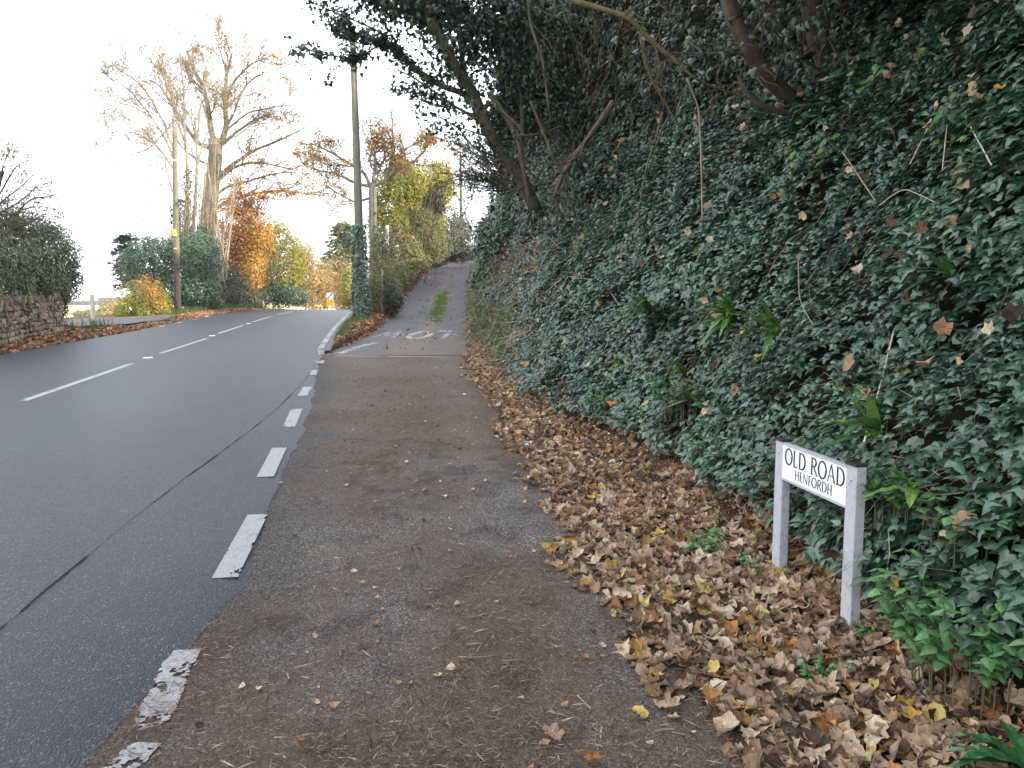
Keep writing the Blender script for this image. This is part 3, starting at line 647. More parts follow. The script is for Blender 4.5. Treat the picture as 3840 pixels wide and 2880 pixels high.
for (n, y0, y1, h0, h1, yp, thr, s0, s1) in [(50000, 1.6, 8, 0.03, 4.3, 1.0, 0.19, 0.045, 0.088), (50000, 7.5, 14, 0.03, 4.2, 1.0, 0.24, 0.045, 0.078), (27000, 13.5, 22, 0.1, 4.0, 1.0, 0.28, 0.05, 0.085), (10000, 21, 34, 0.1, 2.5, 1.0, 0.35, 0.06, 0.10),
                                              (17000, 2, 9, 3.9, 8.0, 1.0, 0.30, 0.05, 0.09), (26000, 8.5, 19, 3.9, 8.0, 1.0, 0.30, 0.055, 0.09)]:
    P, N, y, h = scatter_bank(n, y0, y1, h0, h1, yp, thr)
    S = s0 + (s1 - s0) * rng.random(len(P)) ** 1.6
    S = S * (0.62 + 0.75 * fbm(np.stack([y, h], -1), 1.1, 66)) * np.where(rng.random(len(P)) < 0.3, 0.62, 1.0)
    W = N * 0.8 + UP * 0.55 + rng.normal(0, 0.33, N.shape)
    sets.append((P, nrm(W), S, h))
Pn, Nn, Sn, Hn = [np.concatenate([s[k] for s in sets]) for k in range(4)]
# the largest 300 in the picture become leaves of their own
fw = (Pn[:, 1] * math.cos(PITCH) - (Pn[:, 2] - 1.6) * math.sin(PITCH)); upv = Pn[:, 1] * math.sin(PITCH) + (Pn[:, 2] - 1.6) * math.cos(PITCH)
ux, uy = 1920 + FPX * Pn[:, 0] / fw, 1440 - FPX * upv / fw
vis = (ux < 3820) & (ux > 1800) & (uy > 30) & (uy < 2850) & (Pn[:, 1] < 6.5)
size_px = np.where(vis, Sn / fw, 0)
big = np.argsort(-size_px)[:290]
rest = np.setdiff1d(np.arange(len(Pn)), big)
temps = [IVY_A, IVY_B, IVY_C]
lv = {k: (Leaves(), Leaves()) for k in range(3)}
near_l, dark_l = Leaves(), Leaves()
sel = rng.integers(0, 3, len(Pn))
for k in range(3):
    i = rest[(sel[rest] == k) & (Hn[rest] < 3.6) & (Pn[rest, 1] < 8)]; near_l.add(temps[k], Pn[i], Nn[i], Sn[i], DOWN, 0.55)
i = rest[(Hn[rest] < 3.6) & (Pn[rest, 1] >= 8)]; near_l.add(IVY_F, Pn[i], Nn[i], Sn[i] * 1.05, DOWN, 0.55)
i = rest[Hn[rest] >= 3.6]  # upper ivy takes the darker leaf: canopy shade put into its colour
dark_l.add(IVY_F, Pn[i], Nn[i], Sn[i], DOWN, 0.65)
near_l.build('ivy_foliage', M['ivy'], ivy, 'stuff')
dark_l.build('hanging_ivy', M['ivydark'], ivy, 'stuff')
ivy_me = [mesh_np('ivy_leaf', tm[0], tm[1], [M['ivy']]) for tm in temps]
base_l = Vector(ivy.location)
_, _, (bx, by, bn) = place(IVY_A, Pn[big], Nn[big], Sn[big], DOWN, 0.6)
for j, i in enumerate(big):
    o = link('ivy_leaf', ivy_me[int(sel[i])], ivy)
    s = float(Sn[i])
    m = Matrix(np.stack([bx[j], by[j], bn[j]], 1).tolist()).to_4x4()
    o.matrix_local = Matrix.Translation(Vector(Pn[i]) - base_l) @ m @ Matrix.Scale(s, 4)
# stems creeping under and hanging out of the ivy
b = MB()
for k in range(170):
    y0 = rng.uniform(2.2, 19); h0 = rng.uniform(0.3, 4.5) if y0 > 8 else rng.uniform(0.3, 3.4)
    n = 7; yy = y0 + np.cumsum(rng.normal(0, 0.06, n)); hh = h0 + np.linspace(0, rng.uniform(0.3, 1.3), n)
    x, z = bank(yy, hh); N = bank_normal(yy, hh)
    b.tube(np.stack([x, yy, z], -1) + N * (0.10 + 0.16 * rng.random((n, 1))), rng.uniform(0.002, 0.005), 3, False)
b.build('stems', M['twig'], ivy)['kind'] = 'stuff'
b = MB()
for k in range(260):
    y0 = 2.5 + 19 * rng.random(); h0 = rng.uniform(0.1, 3.0)
    x, z = bank(np.array([y0]), np.array([h0])); N = bank_normal(np.array([y0]), np.array([h0]))[0]
    p = np.array([x[0], y0, z[0]]) + N * 0.17; d = nrm(N * 0.4 + rng.normal(0, 0.6, 3) + UP * 0.2)
    L = rng.uniform(0.12, 0.5); q = np.array([p + d * L * u + DOWN * 0.12 * L * u * u for u in np.linspace(0, 1, 4)])
    b.tube(q, np.linspace(0.0028, 0.001, 4), 3, False)
b.build('dry_stalks', M['straw'], ivy)['kind'] = 'stuff'
# dead leaves caught in the ivy, fresh green seedlings between
caught = Leaves()
P, N, y, h = scatter_bank(560, 2.2, 20, 0.05, 3.6, 0.9, 0.28, 7, 0.2)
for k in range(3):
    caught.add(maple(40 + k, 12, 1, 2.0 * (k - 1), 1.2), P[k::3] + N[k::3] * 0.13, N[k::3] + rng.normal(0, 0.6, N[k::3].shape), rng.uniform(0.05, 0.11, len(P[k::3])), DOWN, 0.3)
tag(caught.build('dead_leaves', M['litter']), 'brown dead leaves caught all over the ivy of the bank', 'dead leaves', None, 'stuff')

# ------------------------------------------------------------------ leaf litter on the verges
def verge_pts(n, y0, y1, yp=1.0, x_in=0.0, x_out=0.35):
    y = y0 + (y1 - y0) * rng.random(n) ** yp
    e = 0.34 * (fbm(np.stack([y, y * 0], -1), 1.3, 71) - 0.42) + 0.16 * (vn(np.stack([y, y * 0], -1), 5, 72) - 0.5)
    e = e * np.interp(y, [2.4, 3.6], [0.35, 1.0]) + np.interp(y, [2.4, 3.4], [0.05, 0.0])
    a = TR(y) + x_in + e; c = FT(y) + x_out
    t = rng.random(n) ** 0.80
    t = np.where(rng.random(n) < 0.03, -0.10 * rng.random(n), t)
    x = a + (c - a) * t
    return x, y
LT_N = [maple(s, 12, 2, kx, ky) for s, kx, ky in [(1, 1.6, 0.5), (2, 3.2, 0.4), (3, 0.6, 2.8), (4, -2.2, 0.8), (5, 4.4, 0.2), (6, 2.0, 1.8)]]
LT_F = [maple(s, 8, 1, kx, ky, 5 if s < 13 else 3) for s, kx, ky in [(11, 1.5, 0.6), (12, 2.6, 1.0), (13, 2.0, -1.2), (14, -1.6, 0.8)]]
lit = Leaves()
x, y = verge_pts(7600, 1.9, 6.5, 1.0)
z = verge_z(x, y); onb = np.clip(x - FT(y), 0, 1); z = z + onb * 0.9
for k in range(6):
    s = slice(k, None, 6); n = len(x[s])
    lay = rng.random(n)
    P = np.stack([x[s], y[s], z[s] + 0.004 + 0.040 * lay * np.clip((x[s] - TR(y[s]) + 0.02) / 0.35, 0.15, 1)], -1)
    lit.add(LT_N[k], P, UP + rng.normal(0, 0.55, (n, 3)), rng.uniform(0.045, 0.12, n) * np.where(rng.random(n) < 0.35, 0.5, 1))
x, y = verge_pts(13000, 6.3, 25, 1.35, 0.0, 0.25)
z = verge_z(x, y) + np.clip(x - FT(y), 0, 1) * 0.9
for k in range(4):
    s = slice(k, None, 4); n = len(x[s])
    P = np.stack([x[s], y[s], z[s] + 0.004 + 0.05 * rng.random(n) * np.clip((x[s] - TR(y[s])) / 0.3, 0.1, 1)], -1)
    lit.add(LT_F[k], P, UP + rng.normal(0, 0.5, (n, 3)), rng.uniform(0.05, 0.11, n))
tag(lit.build('leaf_litter', M['litter']), 'thick drift of brown fallen leaves along the foot of the ivy bank', 'leaf litter', None, 'stuff')
# litter by the other edges: in front of the stone wall, along the lane, on the island
lit = Leaves()
y = 12 + 34 * rng.random(5200) ** 1.1; d = rng.random(len(y)) ** 1.4 * np.interp(y, [12, 19, 24, 26, 60], [1.3, 1.2, 1.0, 0.9, 0.6])
m = ~((y > 25.6) & (y < 33.4) & (d > 0.5)); y, d = y[m], d[m]; x = XL(y) - d + 0.05
P = np.stack([x, y, left_z(x, y, 0) + 0.02], -1); lit.add(LT_F[0], P, UP + rng.normal(0, 0.5, P.shape), rng.uniform(0.07, 0.13, len(P)))
n = 1800; P = np.stack([rng.normal(-14.35, 0.55, n), rng.normal(24.6, 0.7, n), np.zeros(n)], -1)      # heap at the end of the wall
P[:, 2] = left_z(P[:, 0], P[:, 1], 0) + 0.45 * np.exp(-((P[:, 0] + 14.6) / 0.6) ** 2 - ((P[:, 1] - 24.6) / 0.8) ** 2) * rng.random(n)
lit.add(LT_F[1], P, UP + rng.normal(0, 0.5, P.shape), rng.uniform(0.08, 0.14, n))
tag(lit.build('leaf_litter', M['litterfar']), 'brown leaves lying along the far left edge of the main road by the stone wall', 'leaf litter', None, 'stuff')
lit = Leaves()
y = 19 + 42 * rng.random(7000) ** 0.9; u = 1 - rng.random(len(y)) ** 1.2 * np.interp(y, [19, 24, 30, 60], [0.9, 0.75, 0.45, 0.3]); A, Bx = XR(y) + 0.16, np.maximum(LL(y), XR(y) + 0.2)
x = A + (Bx - A) * u + 0.12 * rng.random(len(y)); zi = island_z(x, y, np.clip(u, 0, 1)); zi = np.where(x > LL(y), ZL(y) + 0.012, zi)
lit.add(LT_F[2], np.stack([x, y, zi + 0.02], -1), UP + rng.normal(0, 0.5, (len(y), 3)), rng.uniform(0.07, 0.13, len(y)))
y = 25 + 35 * rng.random(1600); x = TR(y) - 0.25 * rng.random(len(y)) ** 2 + 0.15
lit.add(LT_F[0], np.stack([x, y, ZL(y) + 0.05], -1), UP + rng.normal(0, 0.5, (len(y), 3)), rng.uniform(0.07, 0.12, len(y)))
y = 25 + 35 * rng.random(2600); x = LL(y) - 0.25 + (0.30 + 0.45 * fbm(np.stack([y, y * 0], -1), 0.8, 23)) * rng.random(len(y)) ** 1.3
lit.add(LT_F[1], np.stack([x, y, ZL(y) + 0.03 + 0.25 * np.clip(LL(y) - x, 0, 1)], -1), UP + rng.normal(0, 0.5, (len(y), 3)), rng.uniform(0.07, 0.12, len(y)))
y = 18 + 40 * rng.random(520); uu = np.clip(rng.normal(0.55, 0.16, len(y)), 0, 1); x = LL(y) + (TR(y) - LL(y)) * uu
lit.add(LT_F[0], np.stack([x, y, ZL(y) + 0.02], -1), UP + rng.normal(0, 0.3, (len(y), 3)), rng.uniform(0.05, 0.09, len(y)))
tag(lit.build('leaf_litter', M['litterfar']), 'reddish brown leaves along both edges of the climbing side lane', 'leaf litter', None, 'stuff')
# stray leaves on the tarmac, needle debris
lit = Leaves()
n = 330; y = 2.3 + 14 * rng.random(n) ** 1.2; lat = rng.random(n) ** 0.6; x = XR(y) + (TR(y) - XR(y)) * lat
lit.add(LT_F[0], np.stack([x, y, zr(y) + 0.014], -1), UP + rng.normal(0, 0.25, (n, 3)), rng.uniform(0.02, 0.05, n))
tag(lit.build('stray_leaves', M['litter']), 'small dry leaves scattered over the tarmac shoulder', 'stray leaves', None, 'stuff')
deb = Leaves()
gxx, gyy = np.meshgrid(np.linspace(-4.2, 1.2, 270), np.linspace(2, 13.6, 388)); DG = dirt_f(gxx.ravel(), gyy.ravel()).reshape(gxx.shape)
n = 300000; y = 2.2 + 11 * rng.random(n) ** 1.7; x = XR(y) - 0.02 + (TR(y) + 0.15 - XR(y)) * rng.random(n)
D = DG[((y - 2) / 11.6 * 387).astype(int).clip(0, 387), ((x + 4.2) / 5.4 * 269).astype(int).clip(0, 269)]; k = rng.random(n) < np.clip(D - 0.30, 0.04, 1) ** 1.1 * 0.9; x, y = x[k], y[k]; n = len(x)
L = rng.gamma(2.0, 0.0095, n).clip(0.006, 0.08)
dirn = nrm(np.stack([rng.normal(0, 1, n) + 0.4, rng.normal(0, 0.8, n), rng.normal(0, 0.05, n)], -1))
deb.add(NEEDLE, np.stack([x, y, zr(y) + 0.011 + 0.006 * rng.random(n)], -1), UP + rng.normal(0, 0.22, (n, 3)), L, dirn, 0.9)
tag(deb.build('needle_debris', M['debris']), 'brown needles and bark fibres strewn over the tarmac shoulder', 'debris', None, 'stuff')
# fallen twigs one can pick out on the tarmac
for k, (p, q, bend) in enumerate([((1010, 2610), (1075, 2560), 0.02), ((1160, 2690), (1250, 2810), -0.03), ((1540, 2715), (1620, 2800), 0.01), ((2010, 2720), (2140, 2760), 0.03), ((2240, 2430), (2330, 2475), 0.02), ((2120, 2480), (2240, 2540), -0.01), ((1720, 2475), (1850, 2470), 0.01), ((1500, 2560), (1620, 2545), 0.012), ((2060, 2880), (2040, 2800), 0.0), ((2165, 2620), (2215, 2670), 0.0)]):
    def gnd(px, py):
        X, Yd, Z = ray(px, py); tt = 1.6 / (0.027 * Yd - Z); return np.array((X * tt, Yd * tt, 0.027 * Yd * tt + 0.012))
    a, c = gnd(*p), gnd(*q); s_ = np.array([c[1] - a[1], a[0] - c[0], 0]); s_ /= np.linalg.norm(s_)
    b = MB(); u = np.linspace(0, 1, 6)
    b.tube(a + (c - a) * u[:, None] + s_ * (bend * np.sin(u * math.pi))[:, None] + UP * 0.002, np.linspace(0.0035, 0.0016, 6), 4)
    tag(b.build('fallen_twig', M['twig'] if k % 3 else M['straw']), ['pale bent twig left of the worn dashes, far left of the loose twigs', 'dark twig angled across the brown dust near the bottom centre', 'dark straight twig right of the bottom centre on tarmac', 'pale curved twig low on the bare grey tarmac band', 'dark twig at the tarmac edge beside loose leaves', 'dark straight twig pointing at the green leaf remains', 'pale twig lying level across the shoulder middle', 'dark twig lying level left of the shoulder middle', 'dark upright twig cut by the bottom edge', 'short pale twig on bare grey tarmac'][k], 'twig', 'twigs lying on the tarmac shoulder')

# the 300 fallen leaves that show largest, each a thing of its own
kinds = [('pale', 'pale tan curled leaf in the foreground leaf drift', 'pale tan leaves in the foreground drift', 0.38), ('buff', 'grey buff crumpled leaf in the foreground leaf drift', 'grey buff leaves in the foreground drift', 0.30), ('orange', 'orange brown fallen leaf in the foreground leaf drift', 'orange brown leaves in the foreground drift', 0.14),
         ('dark', 'dark brown rotting leaf in the foreground leaf drift', 'dark brown leaves in the foreground drift', 0.10), ('yellow', 'golden yellow fallen leaf in the foreground leaf drift', 'golden yellow leaves in the foreground drift', 0.06)]
FLM = {}
for kk, (key, lab, grp, fr) in enumerate(kinds):
    FLM[key] = [mesh_np('fallen_leaf', *maple(60 + kk * 7 + j, 16, 2, kx, ky, 5 if j != 3 else 3), [FL[key]]) for j, (kx, ky) in enumerate([(1.8, 0.5), (4.2, 0.3), (0.8, 2.8), (2.8, -0.8), (-2.0, 1.2)])]
n = 285; cand = 900
y = 1.95 + 2.9 * rng.random(cand) ** 1.1; e = 0.20 * (fbm(np.stack([y, y * 0], -1), 1.3, 71) - 0.45)
x = TR(y) + e + (FT(y) + 0.15 - TR(y) - e) * rng.random(cand) ** 0.9
keepers = []
for i in range(cand):
    X = np.array([x[i], y[i]])
    fwi = y[i] * 0.9946; 
    if 1920 + FPX * x[i] / fwi > 3835 or abs(X[0] - 1.53) < 0.06 and 3.4 < X[1] < 4.3: continue
    if all(np.hypot(*(X - k)) > 0.062 for k in keepers): keepers.append(X)
    if len(keepers) >= n: break
cum = np.cumsum([k[3] for k in kinds])
for X in keepers:
    kk = int(np.searchsorted(cum, rng.random() * cum[-1])); key, lab, grp, _ = kinds[min(kk, 4)]
    o = link('fallen_leaf', FLM[key][rng.integers(0, 5)])
    zz = float(verge_z(X[0], X[1])) + 0.030 * min(1, max(0.1, (X[0] - float(TR(X[1]))) / 0.3)) + 0.012 + max(0, X[0] - float(FT(X[1]))) * 0.9
    o.location = (X[0], X[1], zz); o.rotation_euler = (rng.normal(0, 0.5), rng.normal(0, 0.5), rng.uniform(0, 6.28)); s = rng.uniform(0.07, 0.135); o.scale = (s, s, s)
    j = FLM[key].index(o.data); form = ('loosely cupped', 'tightly rolled', 'upturned', 'oval folded', 'arched')[j]
    where = 'beside the posts of the name sign' if abs(X[1] - 3.8) < 0.65 and abs(X[0] - 1.5) < 0.35 else 'on the tarmac edge of the drift' if X[0] - TR(X[1]) < 0.3 else 'below the nettles at the foot of the ivy' if X[0] > 1.55 and X[1] < 3.2 else 'at the foot of the ivy behind the sign' if X[0] > 1.6 else 'in the near end of the drift' if X[1] < 2.9 else 'in the middle of the drift left of the sign'
    tag(o, f"{form} {dict(pale='pale tan', buff='grey buff', orange='orange brown', dark='dark brown', yellow='golden yellow')[key]} leaf {where}", 'fallen leaf', grp)
def lone(px, py, key, lab, s, rz, j=0):
    X, Yd, Z = ray(px, py); tt = 1.6 / (0.027 * Yd - Z)
    o = link('fallen_leaf', FLM[key][j]); o.location = (X * tt, Yd * tt, 0.027 * Yd * tt + 0.022); o.scale = (s,) * 3; o.rotation_euler = (0.15, -0.1, rz)
    tag(o, lab, 'fallen leaf')
lone(2400, 2690, 'yellow', 'single folded yellow leaf lying alone on the bare grey tarmac', 0.075, 0.6, 3)
lone(2225, 2865, 'orange', 'bright orange leaf lying at the bottom edge on tarmac', 0.06, 2.0, 1)
lone(2425, 2565, 'orange', 'small curled orange leaf on tarmac just short of the drift', 0.05, 1.2, 1)
lone(2075, 2770, 'buff', 'flattened grey lobed leaf pressed onto the tarmac', 0.085, 1.0, 0)
lone(2195, 2195, 'yellow', 'thin yellow leaf at the ragged edge of the leaf drift', 0.05, 1.0, 1)
lone(2275, 2215, 'pale', 'pale lobed leaf with a yellow fold on the tarmac edge', 0.08, 4.0, 0)
lone(1932, 1805, 'yellow', 'lime yellow leaf lying on tarmac left of the drift', 0.06, 4.0, 3)
lone(1540, 1980, 'orange', 'small round orange leaf in the middle of the shoulder', 0.045, 4.0, 3)
lone(2515, 2665, 'pale', 'pale leaf with black spots near the drift corner', 0.085, 0.3, 2)
#PART4
# ------------------------------------------------------------------ street name sign
def gz(x, y): return float(verge_z(np.array([x]), np.array([y]))[0])
PA, PB = np.array([1.545, 3.52]), np.array([1.445, 4.19])          # near and far post, in plan
d2 = (PB - PA) / np.linalg.norm(PB - PA); LN = np.linalg.norm(PB - PA)
ex = np.array([d2[0], d2[1], 0]); ey = np.array([-d2[1], d2[0], 0])        # along the plate (near to far); ey points to the road
Rs = np.stack([ex, ey, UP], 1)
za, zb_ = gz(*PA), gz(*PB)
top_a, top_b = 0.868, 0.862
sign = thing('street_name_sign', 'grey two post street name sign reading OLD ROAD, HENFORDH, standing in the leaves', 'street sign', (PA[0], PA[1], za))
def on_sign(u, v, w): return np.array([PA[0], PA[1], 0]) + ex * u + ey * v + UP * w
for u, top in ((0.0, top_a), (LN, top_b)):
    b = MB(); z0 = gz(*(PA + d2 * u)) - 0.1; g = 0.0
    prof = np.array([(-0.041, -0.026), (-0.041, 0.018), (-0.036, 0.022), (0.036, 0.022), (0.041, 0.018), (0.041, -0.026)])
    n = len(prof)
    V = np.array([on_sign(u + p[0], p[1], z) for z in (z0, top) for p in prof])
    b.quads(V, [[i, (i + 1) % n, n + (i + 1) % n, n + i] for i in range(n)])
    b.add(V[n:], [[0, i, i + 1] for i in range(1, n - 1)])
    post = b.build('post', M['alu'], sign)
    b = MB(); b.box(on_sign(u, 0.0, top + 0.005), (0.086, 0.054, 0.012), Rs); b.build('cap', M['plastic'], post)
pz0, pz1 = 0.672, 0.850
b = MB(); b.box(on_sign(LN / 2, 0.012, (pz0 + pz1) / 2), (LN - 0.078, 0.016, pz1 - pz0), Rs); plate = b.build('plate', M['white'], sign)
b = MB(); b.tube([on_sign(0.0, 0.022, 0.80), on_sign(0.0, 0.027, 0.80)], 0.007, 10); b.build('bolt', M['galv'], sign)
b = MB(); b.tube([on_sign(LN, 0.022, 0.80), on_sign(LN, 0.027, 0.80)], 0.007, 10); b.build('bolt', M['galv'], sign)
b = MB()
for zc in (pz0 - 0.004, pz1 + 0.004): b.box(on_sign(LN / 2, 0.010, zc), (LN - 0.078, 0.026, 0.012), Rs)
b.build('rail', M['alu'], sign)
# hand cut roman capitals with thick and thin strokes; unit cap height
TH, TN = 0.165, 0.080
def arc(cx, cy, rx, ry, a0, a1, n, thick, thin, nib=0.0):
    out = []; a = np.linspace(a0, a1, n)
    for p, q in zip(a[:-1], a[1:]):
        w = lambda t: thin + (thick - thin) * abs(math.cos(t - nib)) ** 1.3
        P = lambda t, s: (cx + (rx + s * w(t) / 2) * math.cos(t), cy + (ry + s * w(t) / 2) * math.sin(t))
        out.append([P(p, 1), P(q, 1), P(q, -1), P(p, -1)])
    return out
def bar(x0, y0, x1, y1, w):
    d = np.array([x1 - x0, y1 - y0]); s = np.array([-d[1], d[0]]) / np.linalg.norm(d) * w / 2
    return [[(x0 + s[0], y0 + s[1]), (x0 - s[0], y0 - s[1]), (x1 - s[0], y1 - s[1]), (x1 + s[0], y1 + s[1])]]
def stem(x): return bar(x, 0, x, 1, TH) + bar(x - 0.12, 0.018, x + 0.12, 0.018, 0.036) + bar(x - 0.12, 0.982, x + 0.12, 0.982, 0.036)
PI = math.pi
G = {'O': (0.92, arc(0.46, 0.5, 0.40, 0.48, 0, 2 * PI, 29, TH, TN, 0.25)),
     'L': (0.60, stem(0.14) + bar(0.14, 0.035, 0.56, 0.035, 0.07) + bar(0.545, 0.03, 0.57, 0.16, 0.05)),
     'D': (0.86, stem(0.14) + bar(0.14, 0.965, 0.38, 0.965, 0.062) + bar(0.14, 0.035, 0.38, 0.035, 0.062) + arc(0.36, 0.5, 0.42, 0.465, -PI / 2, PI / 2, 15, TH, TN)),
     'R': (0.76, stem(0.14) + bar(0.14, 0.965, 0.36, 0.965, 0.062) + bar(0.14, 0.50, 0.36, 0.50, 0.062) + arc(0.34, 0.733, 0.26, 0.233, -PI / 2, PI / 2, 13, TH * 0.95, TN) + bar(0.36, 0.50, 0.72, 0.0, 0.12)),
     'A': (0.84, bar(0.06, 0, 0.40, 0.99, TN) + bar(0.40, 0.99, 0.76, 0, 0.13) + bar(0.18, 0.34, 0.62, 0.34, 0.055) + bar(-0.02, 0.018, 0.16, 0.018, 0.036) + bar(0.66, 0.018, 0.86, 0.018, 0.036)),
     'H': (0.84, stem(0.14) + stem(0.68) + bar(0.14, 0.52, 0.68, 0.52, 0.058)),
     'E': (0.58, stem(0.14) + bar(0.14, 0.965, 0.52, 0.965, 0.062) + bar(0.14, 0.51, 0.45, 0.51, 0.055) + bar(0.14, 0.035, 0.54, 0.035, 0.062)),
     'F': (0.55, stem(0.14) + bar(0.14, 0.965, 0.52, 0.965, 0.062) + bar(0.14, 0.50, 0.44, 0.50, 0.055)),
     'N': (0.90, bar(0.12, 0, 0.12, 1, TN * 1.1) + bar(0.10, 0.99, 0.74, 0.01, 0.13) + bar(0.74, 0, 0.74, 1, TN * 1.1) + bar(0.02, 0.018, 0.22, 0.018, 0.036) + bar(0.64, 0.982, 0.84, 0.982, 0.036)),
     ' ': (0.42, [])}
def lettering(text, h, width, u_mid, z0):
    tot = sum(G[c][0] for c in text) + 0.07 * (len(text) - 1); sx = width / tot; x = -tot / 2
    for c in text:
        if G[c][1]:
            b = MB()
            for k, q in enumerate(G[c][1]):
                lift = 0.0206 + 0.00004 * k
                P4 = [on_sign(u_mid - (x + p[0]) * sx, lift, z0 + p[1] * h) for p in q]
                P4b = [p - ey * 0.0012 for p in P4]
                b.quads(np.array(P4 + P4b), [[0, 1, 2, 3], [0, 4, 5, 1], [1, 5, 6, 2], [2, 6, 7, 3], [3, 7, 4, 0]])
            b.build('letter', M['black'], plate)
        x += G[c][0] + 0.07
lettering('OLD ROAD', 0.086, 0.560, LN / 2 - 0.008, 0.752)
lettering('HENFORDH', 0.050, 0.350, LN / 2 - 0.012, 0.690)

# ------------------------------------------------------------------ plants on the bank
def frond(mb_l, mb_s, p, d, L, W, droop, wavy=0.05, n=8):
    """one strap-shaped fern frond with wavy edges"""
    d = nrm(d); s = nrm(np.cross(d, UP)); u = np.linspace(0, 1, n)
    C = p + d * (L * u)[:, None] + DOWN * (droop * L * u ** 2)[:, None]
    w = W * np.sin(np.clip(u * 0.93 + 0.07, 0, 1) * PI) ** 0.55 * (1 - 0.45 * u)
    wv = wavy * L * 0.25 * np.sin(u * 21 + rng.random() * 6)
    Lf = C - s * w[:, None] + UP * wv[:, None]; Rt = C + s * w[:, None] - UP * wv[:, None]; C2 = C - UP * 0.12 * W
    V = np.concatenate([Lf, C2, Rt]); i = np.arange(n - 1)
    mb_l.quads(V, np.concatenate([np.stack([i, i + 1, n + i + 1, n + i], -1), np.stack([n + i, n + i + 1, 2 * n + i + 1, 2 * n + i], -1)]))
def hit_bank(px, py, off=0.0):
    X, Yd, Z = ray(px, py); y = np.arange(2.0, 40, 0.03)
    x, z = X * y / Yd, 1.6 + Z * y / Yd; h = z - zs(y) - 0.16
    onb = (h >= 0) & (x >= bank(y, np.maximum(h, 0))[0]); ong = (h < -0.05) & (z < verge_z(x, y))
    i = int(np.argmax(onb | ong)); p = np.array((x[i], y[i], z[i]))
    if ong[i]: return p, nrm(np.array((-0.3, -0.1, 1.0)))
    N = bank_normal(y[i:i + 1], np.maximum(h[i:i + 1], 0))[0]
    return p + N * off, N
for px, py, n, L, lab in [(2890, 1270, 34, 0.44, 'large clump of glossy strap leaved fern high above the name sign'), (3030, 1400, 26, 0.42, 'strap leaved fern clump right below the large fern clump'), (2545, 1250, 24, 0.40, 'strap leaved fern clump in the middle of the ivy bank'),
        (2690, 1480, 14, 0.30, 'pale strap fern at the lower ivy edge left of the sign'), (3500, 1780, 16, 0.30, 'strap fern in the ivy up right of the near sign post'), (2440, 1440, 7, 0.22, 'low strap fern on the ivy edge over the leaf drift'), (2700, 1880, 5, 0.22, 'strap fern at the top of the drift left of the sign'), (3720, 1130, 7, 0.24, 'strap fern near the right edge halfway up the bank'), (3600, 2000, 7, 0.22, 'strap fern in the ivy above the nettle patch')]:
    p, N = hit_bank(px, py, 0.36)
    t_ = thing('strap_fern', lab, 'fern', tuple(p), 'strap ferns growing out of the ivy')
    for k in range(n):
        b = MB(); a = rng.uniform(-1.2, 1.2)
        dd = N * rng.uniform(0.5, 1.0) + np.array([0, 1, 0]) * math.sin(a) * rng.uniform(0.8, 1.6) + UP * rng.uniform(-0.4, 0.9)
        frond(b, None, p + N * -0.02, dd, L * rng.uniform(0.7, 1.15), 0.027 * rng.uniform(0.8, 1.3), rng.uniform(0.10, 0.70))
        b.build('frond', M['fern'], t_)
# broad fern in the near right corner
p = np.array((1.62, 2.34, 0.14)); t_ = thing('corner_fern', 'dark broad leaved fern cut off by the lower right corner', 'fern', tuple(p))
dfm = leaf_mat('dark_fern', [(0, (0.016, 0.060, 0.018)), (1, (0.035, 0.11, 0.035))], 0.32, 0.55, 0.15)
for k in range(11):
    b = MB(); a_ = PI * (0.45 + 0.9 * rng.random()); frond(b, None, p, np.array([math.cos(a_), math.sin(a_) * 0.8, rng.uniform(0.3, 0.9)]), rng.uniform(0.24, 0.36), 0.030, rng.uniform(0.4, 0.8), 0.06, 14); b.build('frond', dfm, t_)
NETL = fan(sym([(0, 0.0), (0.20, 0.06), (0.25, 0.16), (0.34, 0.20), (0.33, 0.32), (0.30, 0.45), (0.24, 0.55), (0.20, 0.70), (0.10, 0.84), (0.0, 1.0)]), (0, 0.38), 0.03, 0.2, 0.2)
def herb(name, lab, cat, c, R, n_st, n_pair, size, mat, hgt, group=None, stem_mat='greentwig'):
    t_ = thing(name, lab, cat, tuple(c), group); lf = Leaves(); st = MB()
    for k in range(n_st):
        a = rng.uniform(0, 2 * PI); rr_ = R * math.sqrt(rng.random()); b0 = c + np.array([rr_ * math.cos(a), rr_ * math.sin(a), 0]); lean = np.array([math.cos(a), math.sin(a), 0]) * rr_ * 0.6
        H = hgt * rng.uniform(0.55, 1.1); u = np.linspace(0, 1, 6); Pst = b0 + UP * (H * u)[:, None] + lean * (u ** 1.5)[:, None]; Pst[0, 2] -= 0.08
        st.tube(Pst, np.linspace(0.003, 0.0015, 6), 4, False)
        for q in range(n_pair):
            f = 0.35 + 0.65 * (q + 1) / n_pair; pp = b0 + UP * H * f + lean * f ** 1.5; az = a + q * PI / 2 + rng.normal(0, 0.3)
            for sg in (0, PI):
                o = np.array([math.cos(az + sg), math.sin(az + sg), 0])
                lf.add(NETL, pp[None], (UP * 0.95 + o * 0.35 + rng.normal(0, 0.15, 3))[None], size * (0.65 + 0.5 * (1 - abs(f - 0.7))) * rng.uniform(0.8, 1.2), o - UP * 0.35, 0.95)
    st.build('stem', M[stem_mat], t_); lf.build('foliage', mat, t_)
    return t_
def ground_hit(px, py):
    X, Yd, Z = ray(px, py); y = np.arange(1.5, 40, 0.02); x, z = X * y / Yd, 1.6 + Z * y / Yd
    i = int(np.argmax(z <= verge_z(x, y) + np.maximum(0, x - FT(y)) * 0.9)); return np.array((x[i], y[i], z[i]))
